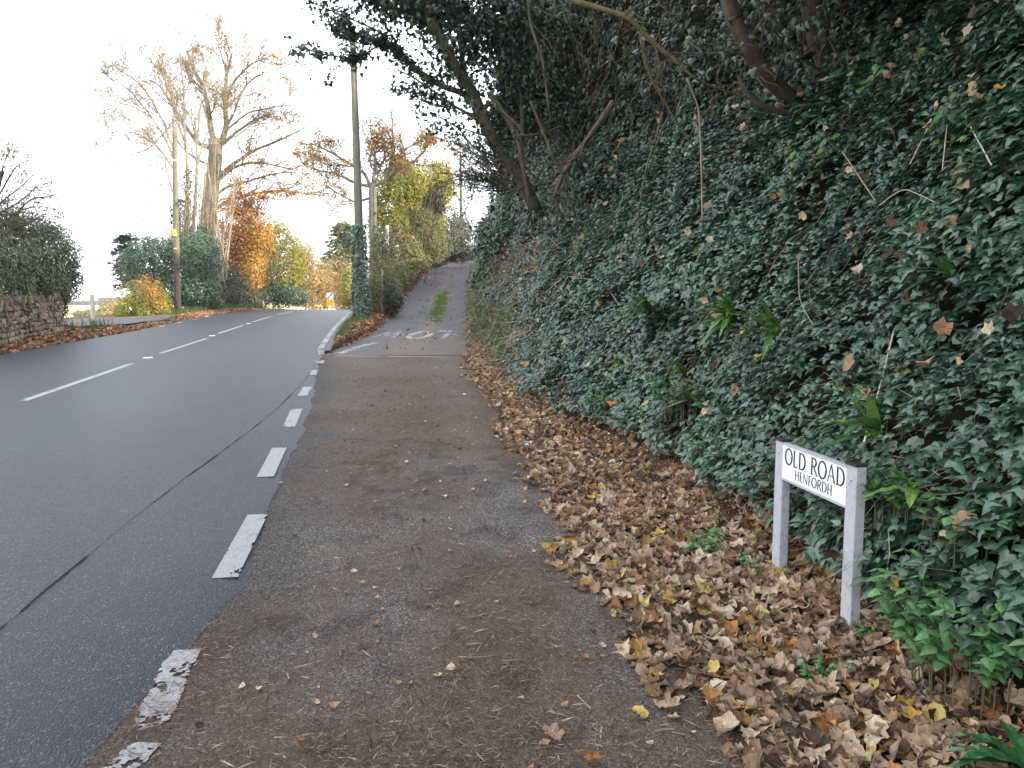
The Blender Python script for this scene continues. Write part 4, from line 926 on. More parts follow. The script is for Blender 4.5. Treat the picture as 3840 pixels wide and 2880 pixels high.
herb('nettle', 'bushy bright green nettle patch at the foot of the ivy, lower right', 'nettle', np.array((1.80, 2.92, 0.20)), 0.27, 84, 5, 0.056, M['nettle'], 0.34)
herb('seedling', 'small feathery green weed in the leaf drift nearest the camera', 'weed', ground_hit(3080, 2560), 0.07, 12, 3, 0.03, M['fresh'], 0.10, 'green weeds in the leaf drift')
herb('seedling', 'green weed with rounded leaves in the leaf drift left of the sign', 'weed', ground_hit(2650, 2090), 0.07, 10, 3, 0.05, M['nettle'], 0.17, 'green weeds in the leaf drift')
herb('seedling', 'little green weed right at the foot of the far sign post', 'weed', ground_hit(2860, 2160), 0.09, 12, 3, 0.035, M['fresh'], 0.12, 'green weeds in the leaf drift')
herb('seedling', 'fresh green weed at the near post of the sign', 'weed', ground_hit(3290, 2400), 0.06, 8, 3, 0.03, M['fresh'], 0.09, 'green weeds in the leaf drift')
for px, py, m_, lab in [(3480, 1960, 'fresh', 'loose green weeds in the ivy right of the near post'), (2760, 1760, 'nettle', 'green weeds on the ivy edge up left of the sign'), (3440, 1640, 'fresh', 'fresh green leaves above and right of the sign'), (2330, 1560, 'fresh', 'green sprig where the far drift meets the ivy'), (3730, 2050, 'nettle', 'soft green leaves above the nettle patch at the right edge')]:
    herb('weed_clump', lab, 'weed', hit_bank(px, py, 0.20)[0] - UP * 0.06, 0.14, 14, 3, 0.052, M[m_], 0.17, 'weeds along the ivy edge')
herb('weed_clump', 'bright green herb clump at the far end of the leaf drift', 'weed', ground_hit(1940, 1385), 0.30, 60, 4, 0.06, M['fresh'], 0.42)
herb('weed_clump', 'green bramble sprig low in the ivy above the middle of the drift', 'weed', hit_bank(2640, 1560, 0.2)[0] - UP * 0.1, 0.18, 16, 3, 0.07, M['fresh'], 0.25)
for px, py, lab, m_, R in [(3380, 400, 'yellow green bramble sprig high in the dark ivy', 'fresh', 0.28), (3140, 640, 'pale green sprig hanging below the bent trunk', 'fresh', 0.22), (3700, 520, 'green sprig near the right edge high on the bank', 'fresh', 0.20), (2060, 770, 'bright green fern tuft on the far part of the bank', 'fern', 0.25), (1900, 1270, 'low green growth at the far foot of the bank', 'grass', 0.5)]:
    p, N = hit_bank(px, py, 0.27); lf = Leaves(); n = 60
    P = p + rng.normal(0, R * 0.45, (n, 3)); lf.add(NETL, P, N + UP * 0.5 + rng.normal(0, 0.35, (n, 3)), rng.uniform(0.05, 0.10, n), DOWN + N * 0.4, 0.5)
    t_ = thing('bramble_sprig', lab, 'sprig', tuple(p), 'green sprigs in the ivy'); lf.build('foliage', M[m_], t_, 'stuff')
# grassy growth with dead stalks where the ivy gives out, far end of the bank
lf = Leaves(); P, N, y, h = scatter_bank(9000, 12.5, 27, 0.0, 0.9, 1.0, 0.28, 17, 0.25)
lf.add(BLADE, P, N + rng.normal(0, 0.5, N.shape), rng.uniform(0.10, 0.28, len(P)), UP * 0.7 + N * 0.5, 0.6)
tag(lf.build('bank_grass', M['grass']), 'rough green grass at the far foot of the bank', 'grass', None, 'stuff')
lf = Leaves(); P, N, y, h = scatter_bank(2600, 10.5, 24, 0.0, 2.0, 1.0, 0.30, 27, 0.3)
lf.add(STRAW, P, N + rng.normal(0, 0.5, N.shape), rng.uniform(0.2, 0.6, len(P)), DOWN * 0.5 + N * 0.6, 0.6)
tag(lf.build('dead_grass', M['straw']), 'bleached dead stalks hanging over the far foot of the bank', 'dead grass', None, 'stuff')
lf = Leaves(); P, N, y, h = scatter_bank(1300, 3.0, 8.5, 0.0, 0.8, 1.0, 0.30, 37, 0.15)
lf.add(STRAW, P, N + rng.normal(0, 0.4, N.shape), rng.uniform(0.08, 0.22, len(P)), DOWN * 0.6 + N * 0.7, 0.7)
tag(lf.build('dead_grass', M['straw']), 'thin dead grass along the ivy edge around the sign', 'dead grass', None, 'stuff')
# tall dead stalks and bare stems standing out of the ivy
def stalk(pts, r0, r1, mat, name, lab, group=None, off=0.26, k=5, cat='stem'):
    P = []
    for q in pts:
        p, N = hit_bank(q[0], q[1], off if len(q) < 3 else q[2]); P.append(p)
    P = dense(P, max(8, 4 * len(P))); b = MB(); b.tube(P, np.linspace(r0, r1, len(P)), k)
    return tag(b.build(name, M[mat]), lab, cat, group)
GS = 'dead stalks in the ivy'
stalk([(3402, 1790), (3425, 1560), (3458, 1290)], 0.006, 0.004, 'gatepost', 'dead_stalk', 'tall pale upright dead stalk right of the sign', GS)
stalk([(3075, 1040), (3110, 1200), (3150, 1290)], 0.004, 0.003, 'paletwig', 'dead_stalk', 'thin pale stalk above the fern clumps', GS)
stalk([(3520, 700), (3590, 560)], 0.004, 0.004, 'gatepost', 'dead_stalk', 'pale slanting stalk leaning right, upper right of the bank', GS)
stalk([(3640, 720), (3655, 575)], 0.004, 0.003, 'gatepost', 'dead_stalk', 'pale upright stalk between two slanting ones, upper right', GS)
stalk([(3840, 750), (3710, 590)], 0.005, 0.004, 'gatepost', 'dead_stalk', 'pale stalk slanting left at the right edge', GS)
stalk([(3350, 840), (3240, 640)], 0.005, 0.004, 'paletwig', 'dead_stalk', 'brown slanting stalk below the bent trunk', GS)
stalk([(3400, 860), (3480, 795), (3600, 850), (3720, 880)], 0.003, 0.002, 'gatepost', 'dead_stalk', 'thin arching straw lying on the ivy at right', GS)
stalk([(2310, 1075), (2390, 1155)], 0.007, 0.005, 'paletwig', 'dead_stalk', 'pale stalk lying slantwise on the middle of the ivy bank', GS)
stalk([(2200, 1078), (2290, 1080)], 0.004, 0.003, 'paletwig', 'dead_stalk', 'level straw on the middle of the ivy bank', GS)

# ------------------------------------------------------------------ trees on the bank
def tree_thing(name, lab, cat, base, group=None): return thing(name, lab, cat, tuple(base), group)
# the bent trunks under the dark canopy at upper right
t_ = tree_thing('bent_tree', 'dark tree with two curved trunks sweeping left out of the ivy', 'tree', at(3160, 470, 9.4))
b = MB(); P = dense(ats([(3230, 520, 9.2), (3080, 440, 8.3), (2960, 370, 8.0), (2860, 270, 7.8), (2780, 150, 7.7), (2735, 40, 7.7), (2700, -200, 7.6), (2690, -500, 7.6)], 9), 26); b.tube(P, np.linspace(0.095, 0.065, 26), 10); b.build('trunk', M['darkbark'], t_, True)
b = MB(); P2 = dense(ats([(3210, 500, 9.0), (3150, 340, 8.2), (3100, 230, 8.0), (3050, 110, 7.9), (3030, -100, 7.8), (3040, -500, 7.7)], 9), 22); b.tube(P2, np.linspace(0.11, 0.085, 22), 10); b.build('trunk', M['darkbark'], t_, True)
b = MB(); P3 = dense(ats([(3150, 490, 8.2), (2990, 430, 7.8), (2860, 405, 7.7), (2790, 360, 7.7), (2770, 280, 7.7)], 9), 16); b.tube(P3, np.linspace(0.04, 0.02, 16), 6); b.build('branch', M['darkbark'], t_); b = MB()
tp = []; rr = np.random.default_rng(3)
for Q_ in (P, P2): spread(b, Q_[6:], 0.02, 1.1, 2, tp, rr, (10, 4), 0.9, 0.0, 0.3, 0.1)
b.build('twigs', M['darkbark'], t_)['kind'] = 'stuff'
lf = Leaves(); n = 900; C = tip_pts(tp, n, 0.16); lf.add(IVY_C, C, -np.array([0.6, 0.6, 0]) + UP * 0.3 + rng.normal(0, 0.5, (n, 3)), rng.uniform(0.05, 0.10, n), DOWN, 0.6); lf.build('crown', M['ivydark'], t_, 'stuff')
# slender bare stems and creepers hanging in front of the bank (world polylines with their own depth)
def bough(pts, Y, r0, r1, mat, name, lab, group, side=0, cat='branch', k=6, seed=0, L=0.5):
    P = dense(ats(pts, Y), 6 * len(pts)); t_ = None; b = MB(); b.tube(P, np.linspace(r0, r1, len(P)), k)
    if side: 
        tp = []; spread(b, P, r1 * 0.7, L, 2, tp, np.random.default_rng(seed), (side, 3), 0.7, -0.02, 0.25, 0.15)
    return tag(b.build(name, M[mat], None, True), lab, cat, group)
GH = 'bare stems hanging before the ivy'
bough([(2080, -40, 7.0), (2148, 2, 6.9), (2360, 65, 6.8), (2446, 157, 6.8), (2550, 244, 6.8)], 7, 0.028, 0.016, 'greentwig', 'arching_branch', 'yellow green arching branch with thin side twigs, top centre', GH, 9, seed=4)
bough([(2550, 244, 6.8), (2600, 290, 6.8), (2680, 330, 6.9), (2860, 380, 7.1)], 7, 0.012, 0.006, 'greentwig', 'arching_branch', 'thin twig running on right from the arching branch', GH, 5, seed=5)
bough([(2576, 293, 6.8), (2620, 401, 6.9), (2628, 542, 7.0), (2632, 700, 7.0), (2634, 825, 7.0)], 7, 0.009, 0.007, 'paletwig', 'hanging_stem', 'pale hanging stem dropping straight down the bank centre', GH)
bough([(2403, 150, 7.4), (2446, 304, 7.5), (2522, 434, 7.6), (2614, 570, 7.7)], 7.5, 0.014, 0.010, 'greentwig', 'hanging_stem', 'greenish stem slanting down right behind the hanging stem', GH, 3, seed=6)
bough([(3100, 130, 7.6), (3160, 250, 7.5), (3165, 360, 7.5), (3190, 445, 7.5), (3150, 500, 7.5), (3140, 560, 7.5)], 7.5, 0.010, 0.006, 'greentwig', 'hanging_stem', 'twisting creeper hanging beside the bent trunks', GH, 4, seed=7, L=0.25)
bough([(2485, 420, 9.2), (2460, 520, 9.2), (2425, 620, 9.1), (2400, 760, 9.0), (2390, 830, 9.0)], 9, 0.018, 0.006, 'twig', 'hanging_stem', 'brown branching stem hanging in the bank middle', GH, 4, seed=8, L=0.6)
for pts, Y, r, lab in [([(1833, 347), (1904, 445), (1947, 542), (1969, 678), (1985, 743)], 12.5, 0.045, 'grey leaning stem standing between the ivy and the twiggy bush'), ([(1990, 380), (2023, 461), (2088, 624), (2132, 673), (2160, 740)], 11.5, 0.022, 'thin brown stem left of the dark forked stem'),
                       ([(2300, 380), (2240, 470), (2153, 590), (2110, 650), (2077, 740)], 11.3, 0.045, 'short dark thick stem leaning right at the bank crest'), ([(1975, -40), (1990, 100), (2034, 217), (2061, 423)], 12, 0.025, 'thin upright stem dropping from the ivy at the top'), ([(2880, 520), (2840, 600), (2760, 640), (2725, 700)], 8.5, 0.014, 'reddish forked branch lying on the ivy centre right')]:
    bough(pts, Y, r, r * 0.75, 'darkbark', 'bare_stem', lab, GH, 4, seed=int(Y * 7 + r * 1000), L=0.9)

# ivy clad tree leaning out over the road
t_ = tree_thing('ivy_clad_tree', 'ivy clad tree leaning left out over the lane against the white sky', 'tree', at(1990, 760, 13.0))
main = dense(ats([(2010, 790, 13.2), (1953, 662, 13), (1871, 570, 12.8), (1812, 445, 12.6), (1763, 325, 12.5), (1698, 239, 12.3), (1611, 65, 12.1), (1570, -120, 12.0), (1540, -400, 12.0)], 12), 40)
b = MB(); b.tube(main, np.linspace(0.11, 0.06, 40), 9); b.build('trunk', M['darkbark'], t_, True)
limbs = [([(1812, 445), (1741, 299), (1727, 145), (1693, 29), (1680, -200)], 12.6, 0.06), ([(1812, 445), (1746, 352), (1654, 323), (1582, 275), (1490, 198), (1437, 159), (1330, 130), (1240, 100)], 12.6, 0.055), ([(1830, 480), (1760, 429), (1698, 395), (1620, 337), (1548, 289), (1486, 260)], 12.6, 0.028),
         ([(1700, 398), (1630, 400), (1563, 366), (1529, 347)], 12.5, 0.014), ([(1850, 520), (1700, 470), (1640, 430)], 12.7, 0.016), ([(1900, 600), (1780, 560), (1720, 480), (1650, 440)], 12.8, 0.02), ([(1741, 299), (1655, 160), (1602, 48), (1560, -100)], 12.4, 0.045), ([(1490, 198), (1430, 120), (1290, 60), (1150, 0)], 12.5, 0.018), ([(1437, 159), (1340, 220), (1210, 205), (1120, 175)], 12.5, 0.014),
         ([(1953, 662), (1960, 400), (1900, 150), (1850, -100)], 13, 0.05), ([(1900, 150), (1700, 20), (1500, -60)], 12.8, 0.03), ([(1600, 60), (1450, 20), (1300, -60)], 12.2, 0.025)]
rr = np.random.default_rng(8); LP, tpx = [], []
for pts, Y, r in limbs:
    b = MB(); P = dense(ats(pts, Y), 5 * len(pts)); b.tube(P, np.linspace(r, r * 0.4, len(P)), 6, False); tp = []
    spread(b, P, r * 0.4, 0.55, 2, tp, rr, (6, 3), 0.7, 0.0, 0.28, 0.2); b.build('limb', M['darkbark'], t_); LP.append(P); tpx += tp
lf = Leaves()
n = 1500; lf.add(IVY_F, tip_pts(tpx, n, 0.05), rdir(n) + UP * 0.3, rng.uniform(0.05, 0.095, n), DOWN, 0.5)
for k, (P, m, sg) in enumerate([(main[8:], 1500, 0.13), (LP[0], 700, 0.16), (LP[1][14:], 520, 0.10), (LP[6], 700, 0.16), (LP[7], 170, 0.07), (LP[8], 170, 0.08), (LP[9], 1500, 0.24), (LP[10], 700, 0.16), (LP[11], 700, 0.15)]):
    C = tip_pts([P], m, 0.02, 0.0) ; c2 = fbm(C, 1.8, 90 + k); C = C + rng.normal(0, 1, C.shape) * sg * (0.4 + 1.3 * (c2 > 0.5))[:, None]
    lf.add(IVY_F, C, rdir(m) + UP * 0.3 + np.array([-0.3, -0.5, 0]), rng.uniform(0.05, 0.10, m), DOWN, 0.55)
for (px, py, rx, ry, Y, m) in [(1560, 20, 200, 80, 12.3, 900), (1760, 90, 110, 130, 12.9, 1100), (1900, 130, 130, 210, 13.2, 3000), (2010, 330, 160, 200, 13.4, 3200), (1290, 90, 40, 75, 12.4, 160), (1330, 210, 50, 45, 12.4, 150), (1440, 140, 60, 40, 12.4, 190), (2150, 60, 220, 140, 13.3, 2600), (1880, 420, 90, 120, 13.4, 900), (2250, 220, 260, 200, 13.6, 3000), (1540, -150, 420, 120, 12, 2000)]:
    P, N = blob([ell(px, py, rx, ry, Y, 0.5)], m, 0.8, 0.45, 2.4, int(px)); lf.add(IVY_F, P, N + UP * 0.2 + rng.normal(0, 0.5, N.shape), rng.uniform(0.05, 0.10, len(P)), DOWN, 0.6)
lf.build('crown', M['ivydark'], t_, 'stuff')
# brown twiggy bush below it, leaning out towards the lane
t_ = tree_thing('twiggy_bush', 'brown twiggy bush fanning left from the bank crest under the ivy tree', 'bush', at(1960, 740, 14.5))
b = MB(); tp = []; rr = np.random.default_rng(12)
for k in range(46):
    p = at(1930 + rr.uniform(-60, 60), 700 + rr.uniform(-70, 40), 14.5 + rr.uniform(-0.6, 0.6)); tgt = at(1690 + rr.uniform(-40, 130), 480 + 270 * rr.random(), 14.3 + rr.uniform(-1.0, 1.0)); d = tgt - p
    grow(b, p, d, np.linalg.norm(d), 0.012, 2, tp, rr, 5, 0.10, 0.03, (5, 3), 0.4, 3, 0.45)
b.build('branch', M['twig'], t_)
lf = Leaves(); n = 1500; lf.add(OVAL, tip_pts(tp, n, 0.04, 0.5), rdir(n) + UP * 0.4, rng.uniform(0.03, 0.06, n), DOWN, 0.3); lf.build('crown', M['privet'], t_, 'stuff')
# glossy evergreen shrub at the lane side
t_ = tree_thing('evergreen_shrub', 'glossy dark evergreen shrub bulging from the bank beside the lane', 'shrub', at(1850, 1130, 19))
P, N = blob([ell(1850, 930, 75, 110, 18.5, 0.7), ell(1840, 1040, 72, 75, 18.8, 0.6), ell(1905, 840, 75, 110, 17.5, 0.7), ell(1815, 870, 35, 60, 19, 0.4)], 5200, 0.5, 0.35, 2.2, 3)
lf = Leaves(); lf.add(OVAL, P, N + UP * 0.5 + rng.normal(0, 0.45, N.shape), rng.uniform(0.08, 0.15, len(P)), DOWN, 0.4); lf.build('crown', M['holly'], t_, 'stuff')
b = MB(); rr = np.random.default_rng(14); tp = []
for k in range(14): grow(b, at(1870 + rr.uniform(-30, 30), 1130, 18.8), (rr.uniform(-0.5, 0.2), rr.uniform(-0.3, 0.3), 1), 1.6, 0.025, 2, tp, rr, 5, 0.12, 0.1, (4, 3), 0.6)
b.build('branch', M['twig'], t_)
# the wood on the bank top whose crowns close over the upper right and keep the bank dark
gW = 'trees of the wood on top of the bank'
for k, (x, y, h) in enumerate([(6.0, 5.5, 9), (7.5, 9.5, 10), (5.2, 13.5, 10), (8, 1, 9), (5, 17.5, 8.5), (9, 14, 11), (7, -4, 9)]):
    zb0 = float(bank(np.array([y]), np.array([3.0]))[1][0]) + 0.5
    t_ = tree_thing('woodland_tree', ['ivy grown tree at the right edge whose crown shades the bank', 'tall ivy grown tree behind the bent trunks', 'ivy grown tree right of the leaning one', 'tree at the edge of the wood beyond the right edge', 'slim ivy grown tree nearest the evergreen shrub', 'tallest tree at the back of the wood', 'tree of the wood behind the camera'][k], 'tree', (x, y, zb0 - 0.6), gW)
    b = MB(); rr = np.random.default_rng(40 + k); P = dense([(x, y, zb0 - 0.6), (x - 0.2, y + 0.1, zb0 + 2), (x - 0.5, y, zb0 + 5), (x - 0.8, y, zb0 + h - 2)], 16); b.tube(P, np.linspace(0.2, 0.08, 16), 8); b.build('trunk', M['darkbark'], t_, True)
    b = MB(); tp = []; spread(b, P, 0.08, 2.6, 2, tp, rr, (11, 4), 1.0, 0.05, 0.25, 0.35); b.build('branch', M['darkbark'], t_)
    lf = Leaves(); n = 7000; C = tip_pts(tp, n, 0.42, 0.1); lf.add(LEAF, C, UP + rng.normal(0, 0.6, (n, 3)), rng.uniform(0.16, 0.30, n), DOWN, 0.4);
    if k in (0, 1, 3, 6):                      # leaf layer for low outer boughs, out of view, spread to shade the bank
        n = 5600; C = np.stack([rng.uniform(1.1, 7.0, n), y + rng.uniform(-4.0, 2.6, n), 0 * rng.random(n)], -1); C[:, 2] = np.maximum(4.7 + 0.25 * (C[:, 0] - 1.1), 2.6 + 0.45 * np.maximum(C[:, 1], 0)) + 1.3 * rng.random(n)
        C = C[fbm(C, 0.9, 33 + k) > 0.34]; lf.add(LEAF, C, UP + rng.normal(0, 0.5, C.shape), rng.uniform(0.16, 0.32, len(C)), DOWN, 0.4)
    lf.build('crown', M['ivydark'], t_, 'stuff')
# thin bare twigs and creepers tangled before the ivy under the boughs
b = MB(); rr = np.random.default_rng(77); tp = []
for k in range(60):
    px, py = rr.uniform(2000, 3100), rr.uniform(-80, 430) ; p, N = hit_bank(px, py, 0.3); p = p + np.array([-0.2, -0.5, 0]) * rr.random()
    d = np.array([rr.normal(0, 0.5), rr.normal(0, 0.3), -1 if rr.random() < 0.6 else rr.normal(0, 0.6)]); grow(b, p, d, rr.uniform(0.5, 1.6), rr.uniform(0.003, 0.007), 1, tp, rr, 7, 0.22, -0.03, (3, 3), 0.7, 3)
o = b.build('stems', M['twig'], ivy); o['kind'] = 'stuff'
#PART5
# ------------------------------------------------------------------ dry stone wall with hedge, far left
t_ = thing('stone_wall', 'low grey brown rubble stone wall under the hedge at the far left', 'wall', (-12.2, 19.3, 0.55))
WA, WB = np.array([-10.55, 14.2]), np.array([-13.42, 23.7])
wd = (WB - WA) / np.linalg.norm(WB - WA); WL = np.linalg.norm(WB - WA); wn_ = np.array([-wd[1], wd[0]])   # wn_ points away from the road
if wn_[0] > 0: wn_ = -wn_
def wz(s):
    p = WA + wd * s; return float(zr(p[1])) + 0.06
Rw = np.stack([np.array([*wd, 0]), np.array([*wn_, 0]), UP], 1)
def wpt(s, d, z): return np.array([*(WA + wd * s + wn_ * d), wz(s) + z])
b = MB()
for s in np.arange(0, WL, 0.5): b.box(wpt(s + 0.25, 0.27, 0.40), (0.5, 0.36, 0.94), Rw)
b.build('wall_core', M['mortar'], t_)
rr = np.random.default_rng(21)
def stone_mesh(k):
    r_ = np.random.default_rng(300 + k)
    base = np.array([[x, y, z] for z in (-1, 1) for (x, y) in ((-1, -1), (1, -1), (1, 1), (-1, 1))], float)
    V = base * (1 + r_.uniform(-0.22, 0.05, (8, 3))); V[:, 1] = base[:, 1]
    f = V[[0, 1, 5, 4]] * np.array([0.92, 1, 0.90]) + np.array([0, -0.28, 0]) + r_.uniform(-0.16, 0.16, (4, 3)) * np.array([1, 1.5, 1])
    c = f.mean(0) + np.array([r_.uniform(-.3, .3), -0.05 - 0.25 * r_.random(), r_.uniform(-.3, .3)])
    V = np.vstack([V, f, c]); T = []
    q = [0, 1, 5, 4]
    for i in range(4):
        j = (i + 1) % 4; T += [[q[i], q[j], 8 + j], [q[i], 8 + j, 8 + i], [8 + i, 8 + j, 12]]
    for a_ in ([3, 2, 1, 0], [4, 5, 6, 7], [1, 2, 6, 5], [3, 0, 4, 7]): T += [[a_[0], a_[1], a_[2]], [a_[0], a_[2], a_[3]]]
    return mesh_np('stone', V * 0.5, T, [M['stone']])
st_me = [stone_mesh(k) for k in range(12)]
z, ns = 0.0, 0
loc0 = np.array(t_.location)
while z < 0.80:
    hgt = rr.uniform(0.11, 0.21); s = rr.uniform(-0.2, 0)
    while s < WL and ns < 292:
        L = rr.uniform(0.14, 0.50)
        h2 = hgt * rr.uniform(0.82, 1.06)
        if s > 2.4:
            two = hgt > 0.15 and L < 0.36 and rr.random() < 0.5; f = rr.uniform(0.4, 0.6)
            for z_, hh_ in ([(z + h2 * f / 2, h2 * f), (z + h2 * (1 + f) / 2, h2 * (1 - f))] if two else [(z + hgt / 2, h2)]):
                o = link('stone', st_me[rr.integers(0, 12)], t_); ns += 1
                c = wpt(min(s + L / 2, WL), 0.06 + rr.uniform(-0.03, 0.02), z_ + rr.normal(0, 0.010))
                o.matrix_local = Matrix.Translation(Vector(c - loc0)) @ Matrix(Rw.tolist()).to_4x4() @ Matrix.Rotation(rr.normal(0, 0.09), 4, 'Y') @ Matrix.Diagonal((L * 1.02, 0.20, hh_ * 1.02, 1))
        s += L
    z += hgt * 0.97
s = 3.0
while s < WL:
    L = rr.uniform(0.07, 0.14); o = link('coping_stone', st_me[rr.integers(0, 12)], t_)
    o.matrix_local = Matrix.Translation(Vector(wpt(s, 0.16, z + 0.10) - loc0)) @ Matrix(Rw.tolist()).to_4x4() @ Matrix.Rotation(rr.normal(0, 0.15), 4, 'Y') @ Matrix.Diagonal((L, 0.36, rr.uniform(0.2, 0.28), 1)); s += L * 1.02
def hedge_cloud(ells, n, size, mat, name, lab, cat, base, tmpl=LEAF, clump=0.42, cs=1.6, group=None, fill=0.5, twigs=0, tw_mat='twig', seed=0, up=0.4, crown='crown'):
    t_ = thing(name, lab, cat, tuple(base), group); lf = Leaves()
    P, N = blob(ells, n, fill, clump, cs, seed)
    lf.add(tmpl, P, N + UP * up + rng.normal(0, 0.5, N.shape), size * rng.uniform(0.6, 1.3, len(P)), None if tmpl is not SPRAY else DOWN, 0.2)
    lf.build(crown, M[mat], t_, 'stuff')
    b = MB(); rr = np.random.default_rng(900 + seed); tp = []
    for k in range(max(3, twigs)):
        c, r = ells[rr.integers(0, len(ells))]; p = np.array([c[0] + rr.uniform(-0.3, 0.3) * r[0], c[1] + rr.uniform(-0.3, 0.3) * r[1], base[2] - 0.05]); d = np.asarray(c) + rr.uniform(-1, 1, 3) * np.asarray(r) * 0.9 - p
        L = max(np.linalg.norm(d) * 1.05, 0.4); grow(b, p, d, L, 0.005 + 0.005 * L, 2, tp, rr, 5, 0.14, 0.05, (4, 3), 0.6)
    b.build('twigs', M[tw_mat], t_)['kind'] = 'stuff'
    return t_
# hedge over the wall: fine leaved top, glossy ivy low down
def wl_pt(s, d, z): return tuple(wpt(s, d, z))
E_ = [ell(-120, 960, 130, 190, 20.5, 1.2), ell(20, 960, 130, 175, 22, 1.2), ell(120, 930, 110, 130, 23.5, 1.2), ell(190, 960, 98, 125, 24.8, 1.1), ell(215, 1040, 78, 90, 25, 0.9), ell(60, 1060, 150, 85, 22, 0.7), ell(160, 1080, 100, 75, 24, 0.8), ell(205, 1130, 45, 80, 24.8, 0.5)]
hedge = hedge_cloud(E_, 30000, 0.085, 'privet', 'hedge', 'overgrown dark hedge bulging over the stone wall at the far left', 'hedge', (-13.4, 20.5, 0.6), LEAF, 0.30, 2.2, None, 0.4, 26, seed=1)
lf = Leaves(); n = 5200; s = rr.uniform(2.2, WL + 0.25, n); zz = 0.72 + 1.9 * rr.random(n) ** 1.7 - 0.25 * (rr.random(n) < 0.25); dd = -0.12 + 0.25 * fbm(np.stack([s, zz], -1), 2, 5) - 0.10 * np.clip((zz - 1.1) / 0.8, 0, 1) * 3 * rr.random(n)
P = np.stack([wpt(a, b_, c) for a, b_, c in zip(s, dd, zz)]); lf.add(IVY_F, P, -np.array([*wn_, 0]) + UP * 0.4 + rng.normal(0, 0.45, (n, 3)), rng.uniform(0.07, 0.12, n), DOWN, 0.6); lf.build('ivy', M['privet'], hedge, 'stuff')
b = MB(); tp = []; rr2 = np.random.default_rng(31)
for k in range(240):
    s_ = rr2.uniform(3, WL + 0.5); p = wpt(s_, rr2.uniform(0.3, 1.6), rr2.uniform(1.2, 3.3)); d = np.array([*(wd * rr2.uniform(-0.3, 1.2) - wn_ * rr2.uniform(-0.2, 0.6)), rr2.uniform(-0.1, 0.7)])
    grow(b, p, d, rr2.uniform(0.5, 1.1), 0.007, 1, tp, rr2, 4, 0.12, 0.05, (4, 4), 0.5, 3)
b.build('twigs', M['twig'], hedge)['kind'] = 'stuff'
lf = Leaves(); n = 6000; lf.add(LEAF, tip_pts(tp, n, 0.03, 0.2), rdir(n) + UP * 0.5, rng.uniform(0.04, 0.075, n)); lf.build('sprigs', M['privet'], hedge, 'stuff')
t_ = thing('thorn_tree', 'bare purplish thorn tree rising out of the hedge at the left edge', 'tree', tuple(at(20, 1000, 21.5)))
rr = np.random.default_rng(33); tp = []; b = MB()
P = dense(ats([(-60, 1150, 21.5), (-50, 900, 21.5), (-30, 760, 21.5), (10, 640, 21.5)], 21), 14); b.tube(P, np.linspace(0.10, 0.05, 14), 7); b.build('trunk', M['darkbark'], t_)
for pts, r in [([(-50, 880), (40, 820), (120, 740), (200, 735)], 0.035), ([(-30, 780), (20, 690), (60, 620), (110, 600)], 0.03), ([(-40, 820), (70, 760), (150, 690)], 0.03), ([(0, 700), (10, 620), (40, 560)], 0.025), ([(-45, 900), (80, 850), (170, 800)], 0.03), ([(-60, 960), (30, 930), (130, 870), (190, 850)], 0.03), ([(-50, 850), (0, 760), (80, 700), (130, 650)], 0.03), ([(-50, 760), (-10, 660), (0, 600), (20, 570)], 0.03), ([(-40, 900), (60, 790), (160, 770), (220, 790)], 0.03), ([(0, 900), (100, 900), (200, 860)], 0.03)]:
    b = MB(); P = dense(ats(pts, 21.3), 14); b.tube(P, np.linspace(r, r * 0.35, 14), 5, False); spread(b, P, r * 0.4, 0.7, 2, tp, rr, (9, 6), 0.8, 0.05, 0.3, 0.15); b.build('limb', M['darkbark'], t_)
lf = Leaves(); n = 2000; lf.add(LEAF, tip_pts(tp, n, 0.05), rdir(n), rng.uniform(0.04, 0.08, n)); lf.build('crown', M['hedgebrown'], t_, 'stuff')

# ------------------------------------------------------------------ gatepost and growth at the side opening
gp_ = at(350, 1210, 29.5); b = MB(); b.tube([gp_ + DOWN * 0.25, gp_ + UP * 0.5, gp_ + UP * 1.02], [0.085, 0.08, 0.075], 8)
tag(b.build('gate_post', M['gatepost']), 'pale weathered gatepost standing alone in the opening before the fields', 'gatepost')
# field hedges and copses far off
for k, (px, py, rx, ry, Y, mat, lab) in enumerate([(345, 1178, 60, 16, 130, 'hedgebrown', 'grey green bushes beyond the gatepost'), (420, 1162, 42, 34, 150, 'goldleaf', 'round pale autumn tree in the fields beyond the gatepost'), (300, 1138, 120, 8, 420, 'darkgreen', 'far field hedge line left of the gatepost'), (430, 1125, 60, 7, 520, 'darkgreen', 'far copse on the skyline right of the gatepost'), (390, 1205, 60, 16, 90, 'goldleaf', 'sunlit bracken clump just beyond the gatepost'), (440, 1195, 40, 24, 85, 'goldleaf', 'sunlit golden scrub right of the gatepost')]):
    c, r = ell(px, py, rx, ry, Y, 3); hedge_cloud([(c, r)], 1500, Y * 0.0035, mat, 'field_bush', lab, 'bush', (c[0], c[1], c[2] - r[2]), LEAF, 0.3, 6 / Y, 'bushes in the fields beyond the opening', 0.5, 4, 'paletwig', seed=40 + k)

